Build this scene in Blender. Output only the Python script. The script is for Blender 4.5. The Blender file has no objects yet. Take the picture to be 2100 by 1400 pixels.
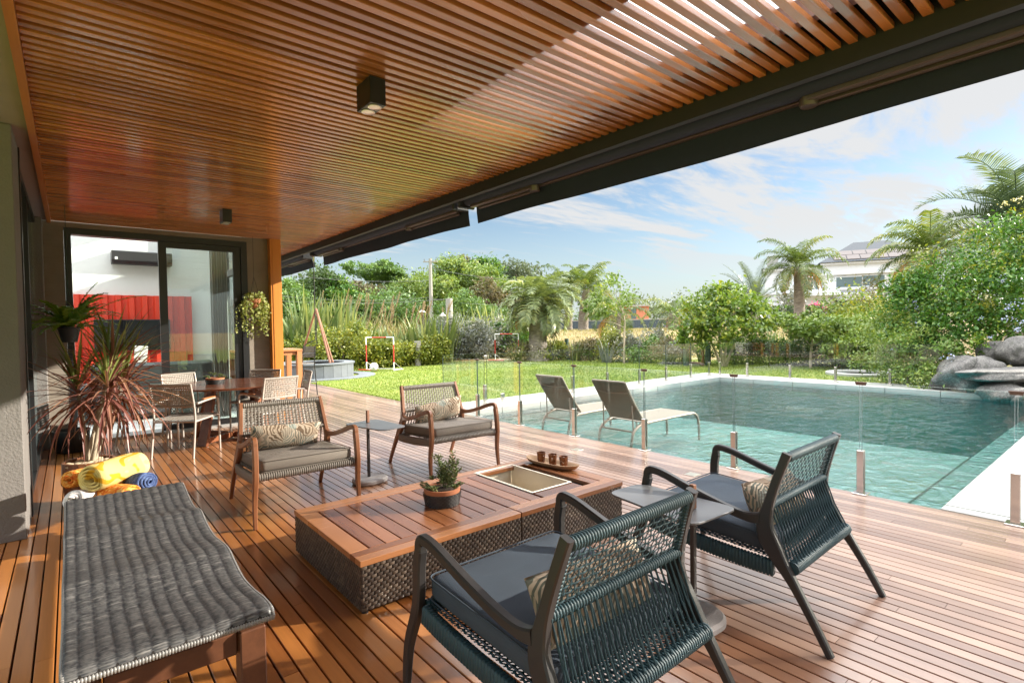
import bpy, math, random
import numpy as np
from mathutils import Vector, Matrix
random.seed(7); rng = np.random.default_rng(11)
sc = bpy.context.scene
COL = sc.collection
rad = math.radians
pi = math.pi

# ------------------------------------------------------------------ camera
YAW, PITCH, ROLL, FPX, EYE = 0.690422976, -0.0257070993, -0.0160533605, 1096.573, 1.45
_f = Vector((math.sin(YAW)*math.cos(PITCH), math.cos(YAW)*math.cos(PITCH), math.sin(PITCH)))
_r = Vector((math.cos(YAW), -math.sin(YAW), 0)); _u = _r.cross(_f)
_r2 = math.cos(ROLL)*_r + math.sin(ROLL)*_u
_u2 = -math.sin(ROLL)*_r + math.cos(ROLL)*_u
cam = bpy.data.objects.new('camera', bpy.data.cameras.new('camera')); COL.objects.link(cam)
cam.matrix_world = Matrix(((_r2.x,_u2.x,-_f.x,0),(_r2.y,_u2.y,-_f.y,0),(_r2.z,_u2.z,-_f.z,EYE),(0,0,0,1)))
cam.data.sensor_width = 36; cam.data.lens = FPX*36/2100
cam.data.clip_start = 0.05; cam.data.clip_end = 3000
sc.camera = cam

# ------------------------------------------------------------------ light
SUN_AZ = math.atan2(0.88, -0.47)      # clockwise from +Y
SUN_EL = rad(20.5)
sdir = Vector((math.sin(SUN_AZ)*math.cos(SUN_EL), math.cos(SUN_AZ)*math.cos(SUN_EL), math.sin(SUN_EL)))
sl = bpy.data.lights.new('sun', 'SUN'); sl.energy = 3.9; sl.angle = rad(0.8); sl.color = (1, .93, .80)
sun = bpy.data.objects.new('sun', sl); COL.objects.link(sun)
sun.rotation_euler = (-sdir).to_track_quat('-Z', 'Y').to_euler()
sc.view_settings.view_transform = 'Standard'; sc.view_settings.look = 'None'
sc.view_settings.exposure = 1.60; sc.view_settings.gamma = 1
try:
    sc.cycles.use_denoising = True
    sc.cycles.transparent_max_bounces = 32; sc.cycles.max_bounces = 8; sc.cycles.diffuse_bounces = 4
    sc.cycles.caustics_reflective = False; sc.cycles.caustics_refractive = False
except Exception: pass

def node(nt, kind, props=None, **ins):
    n = nt.nodes.new(kind)
    for k, v in (props or {}).items(): setattr(n, k, v)
    for k, v in ins.items():
        key = int(k[1:]) if k[0] == 'i' and k[1:].isdigit() else k.replace('_', ' ')
        s = n.inputs[key]
        if isinstance(v, bpy.types.NodeSocket): nt.links.new(v, s)
        else: s.default_value = v
    return n
def O(n, k=0): return n.outputs[k]
def c4(c): return (c[0], c[1], c[2], 1)
def mth(nt, op, a, b=0.0, clamp=False):
    n = node(nt, 'ShaderNodeMath', {'operation': op, 'use_clamp': clamp}, i0=a, i1=b); return n.outputs[0]
def mixc(nt, f, a, b, blend='MIX'):
    n = nt.nodes.new('ShaderNodeMix'); n.data_type = 'RGBA'; n.blend_type = blend
    for s, v in ((n.inputs[0], f), (n.inputs[6], a), (n.inputs[7], b)):
        if isinstance(v, bpy.types.NodeSocket): nt.links.new(v, s)
        else: s.default_value = v if not isinstance(v, tuple) else c4(v)
    return n.outputs[2]
def ramp(nt, f, stops):
    n = nt.nodes.new('ShaderNodeValToRGB'); e = n.color_ramp.elements
    while len(e) < len(stops): e.new(0.5)
    for i, (p, c) in enumerate(stops):
        e[i].position = p; e[i].color = c4(c) if not isinstance(c, float) else (c, c, c, 1)
    nt.links.new(f, n.inputs[0]); return n.outputs[0]
def sstep(nt, v, lo, hi):
    n = nt.nodes.new('ShaderNodeMapRange'); n.interpolation_type = 'SMOOTHSTEP'
    nt.links.new(v, n.inputs[0]); n.inputs[1].default_value = lo; n.inputs[2].default_value = hi
    return n.outputs[0]

# ------------------------------------------------------------------ sky: clear low, streaky high cloud
world = bpy.data.worlds.new('World'); sc.world = world; world.use_nodes = True
nt = world.node_tree; nt.nodes.clear()
sky = node(nt, 'ShaderNodeTexSky', {'sky_type': 'NISHITA', 'sun_disc': False, 'sun_elevation': SUN_EL, 'sun_rotation': SUN_AZ,
                                    'air_density': 1.0, 'dust_density': 0.6, 'ozone_density': 1.6})
tc = node(nt, 'ShaderNodeTexCoord'); sx = node(nt, 'ShaderNodeSeparateXYZ', None, i0=tc.outputs['Generated'])
zz = mth(nt, 'ADD', mth(nt, 'MAXIMUM', O(sx, 2), 0.0), 0.10)
cx = mth(nt, 'DIVIDE', O(sx, 0), zz); cy = mth(nt, 'DIVIDE', O(sx, 1), zz)
cmb = node(nt, 'ShaderNodeCombineXYZ', None, i0=cx, i1=cy)
mp = node(nt, 'ShaderNodeMapping', None, Vector=O(cmb)); mp.inputs['Rotation'].default_value = (0, 0, rad(22)); mp.inputs['Scale'].default_value = (0.62, 1.7, 1)
mp.inputs['Location'].default_value = (0.9, 0.35, 0)
n1 = node(nt, 'ShaderNodeTexNoise', None, Vector=O(mp), Scale=0.62, Detail=9.0, Roughness=0.6, Distortion=0.9)
n2 = node(nt, 'ShaderNodeTexNoise', None, Vector=O(mp), Scale=2.6, Detail=6.0, Roughness=0.65, Distortion=1.4)
dens = mth(nt, 'ADD', mth(nt, 'MULTIPLY', O(n1), 0.8), mth(nt, 'MULTIPLY', O(n2), 0.2))
side = sstep(nt, mth(nt, 'SUBTRACT', mth(nt, 'MULTIPLY', O(sx, 0), 1.0), mth(nt, 'MULTIPLY', O(sx, 1), .55)), -0.15, 0.75)   # more cloud to the right
cover = mth(nt, 'ADD', dens, mth(nt, 'ADD', mth(nt, 'MULTIPLY', sstep(nt, O(sx, 2), 0.12, 0.55), 0.22), mth(nt, 'MULTIPLY', side, 0.085)))
cl = mth(nt, 'MULTIPLY', sstep(nt, cover, 0.52, 0.62), sstep(nt, O(sx, 2), 0.05, 0.17))
skyc = mixc(nt, 1.0, O(sky), (0.058, 0.058, 0.058), 'MULTIPLY')
hz = mixc(nt, mth(nt, 'MULTIPLY', sstep(nt, O(sx, 2), 0.22, -0.02), 0.85), skyc, (0.225, 0.255, 0.275))
up = sstep(nt, O(sx, 2), 0.36, 0.68)
clc = mixc(nt, up, (0.275, 0.274, 0.273), (2.1, 2.12, 2.15))  # cloud made far brighter overhead, out of view, as added fill light
fin = mixc(nt, mth(nt, 'MULTIPLY', cl, 0.93), hz, clc)
bg = node(nt, 'ShaderNodeBackground', None, Color=fin, Strength=1.0)
nt.links.new(O(bg), node(nt, 'ShaderNodeOutputWorld').inputs[0])

# ------------------------------------------------------------------ materials
def new_mat(name):
    m = bpy.data.materials.new(name); m.use_nodes = True
    nt = m.node_tree; b = nt.nodes['Principled BSDF']
    return m, nt, b
def setb(nt, b, **kw):
    for k, v in kw.items():
        s = b.inputs[k.replace('_', ' ')]
        if isinstance(v, bpy.types.NodeSocket): nt.links.new(v, s)
        elif isinstance(v, tuple) and len(v) == 3 and s.type == 'RGBA': s.default_value = c4(v)
        else: s.default_value = v
def coord(nt, scale=(1,1,1), which='Object', rot=(0,0,0)):
    t = node(nt, 'ShaderNodeTexCoord'); m = node(nt, 'ShaderNodeMapping', None, Vector=t.outputs[which])
    m.inputs['Scale'].default_value = scale; m.inputs['Rotation'].default_value = rot
    return O(m)
def rnd_attr(nt): return node(nt, 'ShaderNodeAttribute', {'attribute_name': 'rnd'}).outputs['Fac']
def bump(nt, b, h, s, d=0.01):
    n = node(nt, 'ShaderNodeBump', None, Height=h, Strength=s, Distance=d); nt.links.new(O(n), b.inputs['Normal'])
def plain(name, c, rough=.5, metal=0.0, var=.12, nscale=14.0, bmp=0.0, bscale=None, spec=.5, coat=0.0):
    m, nt, b = new_mat(name)
    n = node(nt, 'ShaderNodeTexNoise', None, Vector=coord(nt), Scale=nscale, Detail=5.0)
    lo = tuple(x*(1-var) for x in c); hi = tuple(min(1, x*(1+var)) for x in c)
    setb(nt, b, Base_Color=mixc(nt, O(n), lo, hi), Roughness=rough, Metallic=metal, Specular_IOR_Level=spec, Coat_Weight=coat)
    if bmp:
        n3 = node(nt, 'ShaderNodeTexNoise', None, Vector=coord(nt), Scale=bscale or nscale*6, Detail=4.0)
        bump(nt, b, O(n3), bmp)
    return m
def wood(name, c1, c2, axis=1, rough=.32, grain=1.0, coat=.0, use_rnd=True, spec=.5, bmp=.15, scale=1.0, worn_sheen=False):
    m, nt, b = new_mat(name)
    s = [34.0*scale]*3; s[axis] = 1.6*scale
    n = node(nt, 'ShaderNodeTexNoise', None, Vector=coord(nt, tuple(s)), Scale=1.0, Detail=7.0, Roughness=.65, Distortion=.4)
    s2 = [2.2]*3; s2[axis] = .5
    n2 = node(nt, 'ShaderNodeTexNoise', None, Vector=coord(nt, tuple(s2)), Scale=1.5, Detail=3.0)
    f = mth(nt, 'ADD', mth(nt, 'MULTIPLY', O(n), .55*grain), mth(nt, 'MULTIPLY', O(n2), .25))
    if use_rnd: f = mth(nt, 'ADD', f, mth(nt, 'MULTIPLY', mth(nt, 'SUBTRACT', rnd_attr(nt), .5), .7))
    col = ramp(nt, f, [(.12, c1), (.62, c2)])
    if worn_sheen:    # boards greyed by weather towards the pool, with sky sheen painted in too
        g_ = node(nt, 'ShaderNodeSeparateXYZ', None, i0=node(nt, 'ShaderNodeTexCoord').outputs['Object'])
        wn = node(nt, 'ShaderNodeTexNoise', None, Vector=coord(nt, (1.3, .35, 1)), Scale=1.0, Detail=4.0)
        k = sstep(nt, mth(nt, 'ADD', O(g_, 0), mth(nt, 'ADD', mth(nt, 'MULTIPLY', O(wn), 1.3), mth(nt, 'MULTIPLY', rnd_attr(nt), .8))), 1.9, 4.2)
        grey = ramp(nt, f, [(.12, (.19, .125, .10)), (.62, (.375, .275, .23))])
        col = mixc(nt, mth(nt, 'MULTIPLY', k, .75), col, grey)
    rr = mth(nt, 'ADD', rough-.07, mth(nt, 'MULTIPLY', O(n2), .16))
    setb(nt, b, Base_Color=col, Roughness=rr, Coat_Weight=coat, Coat_Roughness=.12, Specular_IOR_Level=spec)
    bump(nt, b, O(n), bmp, .002)
    return m
def leaf(name, c1, c2, c3=None, rough=.45, trans=.27, spec=.4):
    m, nt, b = new_mat(name)
    st = [(0.0, c1), (.6, c2), (1.0, c3 or c2)]
    col = ramp(nt, rnd_attr(nt), st)
    setb(nt, b, Base_Color=col, Roughness=rough, Specular_IOR_Level=spec)
    tr = node(nt, 'ShaderNodeBsdfTranslucent', None, Color=mixc(nt, 1.0, col, (1.25, 1.2, .55), 'MULTIPLY'))
    mx = node(nt, 'ShaderNodeMixShader', None, i0=trans, i1=O(b), i2=O(tr))
    nt.links.new(O(mx), nt.nodes['Material Output'].inputs[0])
    return m
def schlick(nt, r0, normal=None):
    lw = node(nt, 'ShaderNodeLayerWeight', None, Blend=.5)
    if normal is not None: nt.links.new(normal, lw.inputs['Normal'])
    return mth(nt, 'ADD', r0, mth(nt, 'MULTIPLY', 1-r0, mth(nt, 'POWER', lw.outputs['Facing'], 5.0)), True)
def glassy(name, tint, rough=0.0, ior=1.5, refl=1.0):
    m, nt, b = new_mat(name); nt.nodes.remove(b)
    fr = schlick(nt, ((ior-1)/(ior+1))**2)
    t = node(nt, 'ShaderNodeBsdfTransparent', None, Color=c4(tint)); g = node(nt, 'ShaderNodeBsdfGlossy', None, Roughness=rough, Color=(1, 1, 1, 1))
    mx = node(nt, 'ShaderNodeMixShader', None, i0=mth(nt, 'MULTIPLY', fr, refl, True), i1=O(t), i2=O(g))
    nt.links.new(O(mx), nt.nodes['Material Output'].inputs[0])
    return m

MT = {}
MT['deck'] = wood('deck_wood', (.24, .076, .018), (.52, .195, .045), 1, rough=.30, coat=.8, spec=.8, bmp=.10, worn_sheen=True)
MT['deckgap'] = plain('deck_shadow_gap', (.012, .008, .006), .9)
MT['slat'] = wood('ceiling_wood', (.27, .095, .028), (.54, .215, .062), 0, rough=.26, coat=.6, bmp=.06)
MT['trim'] = wood('trim_wood', (.33, .10, .022), (.50, .18, .040), 1, rough=.4, coat=.1)
MT['postwood'] = wood('post_wood', (.50, .165, .022), (.66, .25, .040), 2, rough=.4, coat=.1, use_rnd=False)
MT['tablewood'] = wood('table_wood', (.16, .050, .018), (.34, .13, .050), 1, rough=.25, coat=.45, bmp=.06)
MT['rimwood'] = wood('rim_wood', (.21, .075, .026), (.39, .165, .068), 0, rough=.28, coat=.35)
MT['chairwood'] = wood('chair_wood', (.13, .048, .020), (.27, .105, .045), 2, rough=.38, coat=.15, use_rnd=False)
MT['chaisewood'] = wood('chaise_wood', (.07, .026, .013), (.17, .065, .030), 1, rough=.42, use_rnd=False)
MT['dinwood'] = wood('dining_wood', (.13, .042, .020), (.27, .10, .045), 0, rough=.25, coat=.4)
MT['armwood'] = wood('arm_wood', (.28, .10, .03), (.45, .18, .06), 1, rough=.4, use_rnd=False)
MT['rustwood'] = wood('corten', (.16, .065, .035), (.30, .13, .07), 2, rough=.6, use_rnd=False)
MT['ipe'] = wood('bar_wood', (.34, .13, .045), (.52, .23, .09), 2, rough=.45, use_rnd=False)
MT['black'] = plain('black_metal', (.012, .012, .013), .38, 0.0, var=.2)
MT['blackmatte'] = plain('black_matte', (.018, .018, .020), .62)
MT['awn'] = plain('awning_fabric', (.017, .025, .050), .85, nscale=60, bmp=.2, bscale=600)
MT['awnarm'] = plain('awning_arm', (.105, .082, .080), .38, .35)
MT['charcoal'] = plain('charcoal_lacquer', (.030, .027, .027), .42, var=.15, nscale=30, bmp=.04)
MT['teal'] = plain('teal_cord', (.018, .055, .072), .54, var=.3, nscale=90, bmp=.15, bscale=500)
MT['taupe'] = plain('taupe_cord', (.205, .178, .152), .55, var=.25, nscale=70, bmp=.15, bscale=500)
MT['taupelight'] = plain('light_taupe_cord', (.34, .30, .26), .55, var=.15, nscale=70, bmp=.15, bscale=500)
MT['taupedark'] = plain('grey_cord', (.16, .14, .125), .6, var=.2, nscale=70)
MT['alu'] = plain('taupe_aluminium', (.46, .41, .37), .42, .15, var=.06)
MT['navyfab'] = plain('navy_fabric', (.060, .078, .104), .85, var=.12, nscale=9, bmp=.25, bscale=900, spec=.3)
MT['greyfab'] = plain('grey_fabric', (.205, .178, .152), .88, var=.08, nscale=9, bmp=.3, bscale=700, spec=.3)
MT['steel'] = plain('steel', (.62, .58, .53), .16, 1.0, var=.06, nscale=5)
MT['bin'] = plain('satin_steel', (.70, .62, .50), .5, .55, var=.12, nscale=3)
MT['brush'] = plain('brushed_steel', (.66, .60, .52), .30, 1.0, var=.08, nscale=9)
MT['tabmetal'] = plain('grey_powdercoat', (.155, .158, .168), .30, 0.0, var=.05, spec=.6)
MT['tabdark'] = plain('dark_powdercoat', (.060, .052, .050), .4, .3)
MT['stonebase'] = plain('concrete_base', (.36, .33, .32), .8, var=.1, nscale=40, bmp=.25)
MT['plaster'] = plain('grey_plaster', (.185, .170, .160), .85, var=.14, nscale=5, bmp=.5, bscale=70)
MT['voidpanel'] = plain('pale_roof_lining', (.46, .40, .36), .5, var=.15, nscale=2)
MT['soffit'] = plain('grey_soffit', (.28, .24, .235), .9, var=.1, nscale=4)
MT['white'] = plain('white_paint', (.78, .76, .72), .7, var=.03)
MT['offwhite'] = plain('white_wall', (.72, .70, .66), .8, var=.03)
MT['coping'] = plain('pale_stone', (.37, .36, .345), .75, var=.16, nscale=3, bmp=.12, bscale=60)
MT['slate'] = plain('slate', (.125, .14, .15), .7, var=.18, nscale=6, bmp=.2)
MT['red'] = plain('red_paint', (.62, .050, .022), .5, var=.12, nscale=3)
MT['pipered'] = plain('red_tube', (.52, .035, .025), .45)
MT['pipewhite'] = plain('white_tube', (.78, .78, .76), .45)
MT['dkgreen'] = plain('green_post', (.035, .07, .055), .7)
MT['bark'] = plain('bark', (.17, .135, .10), .9, var=.35, nscale=18, bmp=.6, bscale=30)
MT['palebark'] = plain('pale_bark', (.36, .30, .22), .85, var=.25, nscale=22, bmp=.3)
MT['conc'] = plain('weathered_post', (.30, .28, .25), .9, var=.25, nscale=9, bmp=.3)
MT['wire'] = plain('wire', (.10, .10, .10), .6)
MT['screen'] = plain('screen_glass', (.004, .004, .005), .08, var=.0)
MT['sofa'] = plain('dark_leather', (.05, .055, .055), .5, bmp=.1)
MT['terracotta'] = plain('terracotta', (.42, .16, .075), .75, var=.2)
MT['pebble'] = plain('pebble', (.52, .42, .29), .7, var=.4, nscale=9)
MT['soil'] = plain('soil', (.06, .04, .028), .95, var=.4, nscale=60, bmp=.6)
MT['cup'] = plain('copper_tin', (.20, .075, .03), .45, .6, var=.5, nscale=60)
MT['bowlwood'] = plain('bleached_wood', (.36, .22, .12), .75, var=.25, nscale=12)
MT['sling'] = plain('sling_fabric', (.165, .145, .118), .75, var=.06, nscale=200)
MT['slingframe'] = plain('bronze_frame', (.22, .185, .15), .45, .3)
MT['glass'] = glassy('clear_glass', (.955, .975, .965))
MT['glassedge'] = plain('glass_edge', (.045, .07, .062), .15, var=.05)
MT['glasstop_sheen'] = plain('glass_top_sheen', (.55, .64, .61), .1, var=.05)  # top edge paler than the sides: sky reflection put into the colour
MT['winglass'] = glassy('door_glass', (.80, .85, .83), refl=1.6)
MT['darkglass'] = plain('window_glass', (.10, .14, .15), .08, var=.2, nscale=.6)
MT['curtain'] = plain('curtain', (.70, .69, .66), .9, var=.06)
MT['housewhite'] = plain('white_render', (.58, .61, .66), .8, var=.03)
MT['curtain'] = plain('curtain', (.74, .73, .70), .9, var=.04)
MT['winframe'] = plain('grey_frame', (.14, .14, .13), .5)
MT['rooftile'] = plain('dark_rooftile', (.06, .068, .078), .8, var=.2)
MT['solar'] = plain('solar_panel', (.13, .11, .105), .7, var=.06)
MT['brick'] = plain('red_brick', (.48, .19, .11), .9, var=.2)
MT['bluefence'] = plain('slate_blue_boards', (.055, .078, .10), .75, var=.2)

def weave_wall(name, c1, c2):
    m, nt, b = new_mat(name)
    n = node(nt, 'ShaderNodeTexNoise', None, Vector=coord(nt, (60, 60, 400)), Scale=1.0, Detail=3.0)
    f = mth(nt, 'ADD', mth(nt, 'MULTIPLY', O(n), .5), mth(nt, 'MULTIPLY', rnd_attr(nt), .5))
    setb(nt, b, Base_Color=ramp(nt, f, [(.25, c1), (.75, c2)]), Roughness=.42, Specular_IOR_Level=.6)
    return m
MT['wicker'] = weave_wall('brown_wicker', (.030, .020, .016), (.125, .092, .070))
MT['wickback'] = plain('wicker_core', (.02, .015, .013), .9)
MT['chaisewick'] = weave_wall('grey_wicker', (.026, .028, .033), (.26, .25, .24))
MT['potwick'] = weave_wall('black_wicker', (.012, .012, .013), (.035, .034, .034))

def board_concrete():
    m, nt, b = new_mat('board_marked_concrete')
    n = node(nt, 'ShaderNodeTexNoise', None, Vector=coord(nt, (1.2, 1.2, 26)), Scale=1.0, Detail=8.0, Roughness=.7)
    n2 = node(nt, 'ShaderNodeTexNoise', None, Vector=coord(nt, (3, 3, 3)), Scale=1.0, Detail=4.0)
    setb(nt, b, Base_Color=mixc(nt, O(n2), (.15, .125, .098), (.30, .26, .215)), Roughness=.85)
    bump(nt, b, O(n), .55, .02); return m
MT['bconc'] = board_concrete()

def palm_cloth():
    # tropical leaf print: curved fronds of taupe and sea-green on cream
    m, nt, b = new_mat('leaf_print_fabric')
    v = coord(nt, (1, 1, 1))
    d = node(nt, 'ShaderNodeTexNoise', None, Vector=v, Scale=7.0, Detail=2.0)
    vd = node(nt, 'ShaderNodeVectorMath', {'operation': 'MULTIPLY_ADD'}, i0=O(d, 1), i1=(.12, .12, .12), i2=v)
    vo = node(nt, 'ShaderNodeTexVoronoi', {'feature': 'F1'}, Vector=O(vd), Scale=10.5)
    sep = node(nt, 'ShaderNodeSeparateColor', None, i0=vo.outputs['Color'])
    rotv = node(nt, 'ShaderNodeVectorRotate', {'rotation_type': 'Z_AXIS'}, Vector=O(vd), Angle=mth(nt, 'MULTIPLY', O(sep, 0), 6.0))
    w = node(nt, 'ShaderNodeTexWave', {'wave_type': 'BANDS', 'bands_direction': 'X'}, Vector=O(rotv), Scale=17.0, Distortion=3.2, Detail=1.0)
    st = sstep(nt, O(w), .35, .6)
    leafc = ramp(nt, O(sep, 1), [(0.0, (.12, .078, .050)), (.45, (.22, .165, .115)), (.58, (.10, .20, .20)), (.78, (.28, .21, .15)), (1.0, (.09, .13, .12))])
    base = ramp(nt, O(sep, 2), [(0.0, (.56, .46, .36)), (.6, (.40, .31, .23)), (1.0, (.30, .33, .30))])
    setb(nt, b, Base_Color=mixc(nt, st, base, leafc), Roughness=.9, Specular_IOR_Level=.2)
    nz = node(nt, 'ShaderNodeTexNoise', None, Vector=v, Scale=500.0); bump(nt, b, O(nz), .2, .002)
    return m
MT['print'] = palm_cloth()

def towel(name, c1, c2, c3, scale, sharp=.03):
    m, nt, b = new_mat(name)
    v = coord(nt, (1, 1, 1))
    n = node(nt, 'ShaderNodeTexNoise', None, Vector=v, Scale=scale, Detail=1.0, Distortion=1.2)
    col = ramp(nt, O(n), [(.40, c1), (.40+sharp, c2), (.56, c2), (.56+sharp, c3)])
    nz = node(nt, 'ShaderNodeTexNoise', None, Vector=v, Scale=260.0, Detail=2.0)
    setb(nt, b, Base_Color=col, Roughness=.95, Specular_IOR_Level=.15); bump(nt, b, O(nz), .7, .006)
    return m
MT['tw_yellow'] = towel('yellow_towel', (.72, .36, .03), (.80, .60, .22), (.82, .66, .30), 5.5, .015)
MT['tw_pink'] = towel('pink_border_towel', (.72, .36, .05), (.60, .04, .20), (.80, .55, .20), 9)
MT['tw_orange'] = towel('orange_floral_towel', (.70, .16, .03), (.78, .30, .05), (.86, .50, .16), 38, .05)
MT['tw_blue'] = towel('denim_blue_towel', (.050, .075, .17), (.075, .11, .24), (.12, .17, .32), 30, .1)
MT['tw_white'] = towel('white_towel', (.62, .56, .55), (.78, .73, .72), (.80, .75, .74), 12, .1)
MT['tw_pinky'] = towel('magenta_towel', (.55, .03, .16), (.62, .05, .22), (.66, .10, .28), 12, .1)
MT['tw_teal'] = towel('turquoise_towel', (.03, .32, .33), (.05, .42, .42), (.05, .46, .45), 12)

def ground_mat():
    m, nt, b = new_mat('lawn_and_dry_field')
    g = node(nt, 'ShaderNodeTexCoord'); p = node(nt, 'ShaderNodeSeparateXYZ', None, i0=g.outputs['Object'])
    na = node(nt, 'ShaderNodeTexNoise', None, Vector=coord(nt), Scale=.55, Detail=6.0, Roughness=.65)
    nb = node(nt, 'ShaderNodeTexNoise', None, Vector=coord(nt), Scale=16.0, Detail=6.0, Roughness=.8)
    nc = node(nt, 'ShaderNodeTexNoise', None, Vector=coord(nt), Scale=90.0, Detail=3.0, Roughness=.8)
    f = mth(nt, 'ADD', mth(nt, 'MULTIPLY', O(na), .55), mth(nt, 'ADD', mth(nt, 'MULTIPLY', O(nb), .25), mth(nt, 'MULTIPLY', O(nc), .25)))
    green = ramp(nt, f, [(.30, (.10, .145, .026)), (.50, (.185, .23, .045)), (.66, (.28, .285, .08)), (.80, (.38, .33, .13))])
    dry = ramp(nt, f, [(.34, (.12, .105, .05)), (.48, (.26, .20, .105)), (.58, (.34, .265, .15)), (.72, (.42, .34, .21))])
    r = mth(nt, 'SQRT', mth(nt, 'ADD', mth(nt, 'MULTIPLY', O(p, 0), O(p, 0)), mth(nt, 'MULTIPLY', O(p, 1), O(p, 1))))
    edge = mth(nt, 'ADD', r, mth(nt, 'MULTIPLY', O(na), 5.0))
    # the mown lawn stops at the planting; the field behind it is dry
    k = mth(nt, 'MULTIPLY', sstep(nt, edge, 24.5, 27.5), sstep(nt, mth(nt, 'SUBTRACT', O(p, 0), mth(nt, 'MULTIPLY', O(p, 1), .55)), -2.0, 3.0))
    setb(nt, b, Base_Color=mixc(nt, k, green, dry), Roughness=.95, Specular_IOR_Level=.15)
    bump(nt, b, O(nc), .8, .03)
    return m
MT['ground'] = ground_mat()

def tile_mat(name, c1, c2, mortar, sx, sy):
    m, nt, b = new_mat(name)
    br = node(nt, 'ShaderNodeTexBrick', {'offset': .5}, Vector=coord(nt), Color1=c4(c1), Color2=c4(c2), Mortar=c4(mortar), Scale=1.0)
    br.inputs['Brick Width'].default_value = sx; br.inputs['Row Height'].default_value = sy; br.inputs['Mortar Size'].default_value = .006
    n = node(nt, 'ShaderNodeTexNoise', None, Vector=coord(nt), Scale=7.0, Detail=5.0)
    setb(nt, b, Base_Color=mixc(nt, mth(nt, 'MULTIPLY', O(n), .4), O(br), c1), Roughness=.6)
    return m
MT['deeptile'] = tile_mat('deep_pool_stone', (.006, .46, .48), (.012, .55, .57), (.006, .34, .36), .30, .30)
MT['pooltile'] = tile_mat('green_pool_stone', (.135, .15, .135), (.165, .175, .155), (.105, .12, .11), .30, .30)
def water_mat():
    m, nt, b = new_mat('pool_water'); nt.nodes.remove(b)
    a = node(nt, 'ShaderNodeTexNoise', None, Vector=coord(nt, (1.0, 1.5, 1), rot=(0, 0, .5)), Scale=3.4, Detail=3.0, Roughness=.55, Distortion=.8)
    a2 = node(nt, 'ShaderNodeTexNoise', None, Vector=coord(nt, (1.0, 1.3, 1), rot=(0, 0, -.3)), Scale=11.0, Detail=2.0, Distortion=.5)
    h = mth(nt, 'ADD', O(a), mth(nt, 'MULTIPLY', O(a2), .22))
    bp = node(nt, 'ShaderNodeBump', None, Height=h, Strength=1.0, Distance=.046)
    fr = schlick(nt, .022, O(bp))
    t = node(nt, 'ShaderNodeBsdfTransparent', None, Color=(.93, .985, .975, 1)); g = node(nt, 'ShaderNodeBsdfGlossy', None, Roughness=.015, Normal=O(bp))
    mx = node(nt, 'ShaderNodeMixShader', None, i0=fr, i1=O(t), i2=O(g))
    out = nt.nodes['Material Output']; nt.links.new(O(mx), out.inputs[0])
    va = node(nt, 'ShaderNodeVolumeAbsorption', None, Color=(.03, .85, .87, 1), Density=.36)
    nt.links.new(O(va), out.inputs[1])
    return m
MT['water'] = water_mat()
def granite():
    m, nt, b = new_mat('granite')
    n = node(nt, 'ShaderNodeTexNoise', None, Vector=coord(nt), Scale=34.0, Detail=8.0, Roughness=.85)
    n2 = node(nt, 'ShaderNodeTexNoise', None, Vector=coord(nt), Scale=2.6, Detail=6.0, Roughness=.7)
    n3 = node(nt, 'ShaderNodeTexNoise', None, Vector=coord(nt, (2.2, 2.2, .7)), Scale=2.0, Detail=5.0)
    v = node(nt, 'ShaderNodeTexVoronoi', {'feature': 'DISTANCE_TO_EDGE'}, Vector=mixc(nt, .12, coord(nt), O(n2, 1)), Scale=.9)
    crack = sstep(nt, O(v), -.008, .010)
    f = mth(nt, 'ADD', mth(nt, 'MULTIPLY', O(n), .75), mth(nt, 'MULTIPLY', O(n2), .3))
    col = ramp(nt, f, [(.34, (.028, .028, .03)), (.50, (.135, .128, .122)), (.66, (.33, .31, .285))])
    col = mixc(nt, mth(nt, 'MULTIPLY', sstep(nt, O(n3), .52, .66), .6), col, (.055, .058, .045))       # dark damp stains
    col = mixc(nt, mth(nt, 'MULTIPLY', sstep(nt, O(n2), .60, .68), .55), col, (.36, .36, .29))          # lichen
    col = mixc(nt, mth(nt, 'MULTIPLY', crack, 1.0), (.02, .02, .02), col)
    setb(nt, b, Base_Color=col, Roughness=.85)
    h = mth(nt, 'ADD', mth(nt, 'MULTIPLY', O(n), .35), mth(nt, 'ADD', O(n2), mth(nt, 'MULTIPLY', crack, .25)))
    bump(nt, b, h, .9, .07); return m
MT['granite'] = granite()
def palm_bark():
    m, nt, b = new_mat('ringed_palm_bark')
    n = node(nt, 'ShaderNodeTexNoise', None, Vector=coord(nt, (5, 5, 32)), Scale=1.0, Detail=6.0)
    setb(nt, b, Base_Color=ramp(nt, O(n), [(.3, (.11, .09, .075)), (.65, (.30, .26, .22))]), Roughness=.9)
    bump(nt, b, O(n), .9, .05); return m
MT['palmbark'] = palm_bark()

# leaves: dark, mid, light by clump and by leaf
MT['l_dark'] = leaf('dark_green_leaf', (0.028, 0.057, 0.021), (0.061, 0.108, 0.030), (0.114, 0.152, 0.043))
MT['l_mid'] = leaf('mid_green_leaf', (0.058, 0.113, 0.039), (0.117, 0.211, 0.055), (0.215, 0.291, 0.082))
MT['l_bright'] = leaf('bright_green_leaf', (0.077, 0.135, 0.035), (0.173, 0.257, 0.058), (0.311, 0.340, 0.084))
MT['l_yellow'] = leaf('golden_leaf', (.07, .115, .018), (.19, .22, .030), (.38, .34, .05))
MT['l_olive'] = leaf('olive_leaf', (0.074, 0.076, 0.041), (0.148, 0.135, 0.073), (0.296, 0.208, 0.124))
MT['l_grey'] = leaf('grey_green_leaf', (0.074, 0.092, 0.083), (0.163, 0.177, 0.165), (0.326, 0.319, 0.310))
MT['l_privet'] = leaf('privet_leaf', (.024, .075, .013), (.075, .18, .026), (.30, .38, .05))
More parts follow.
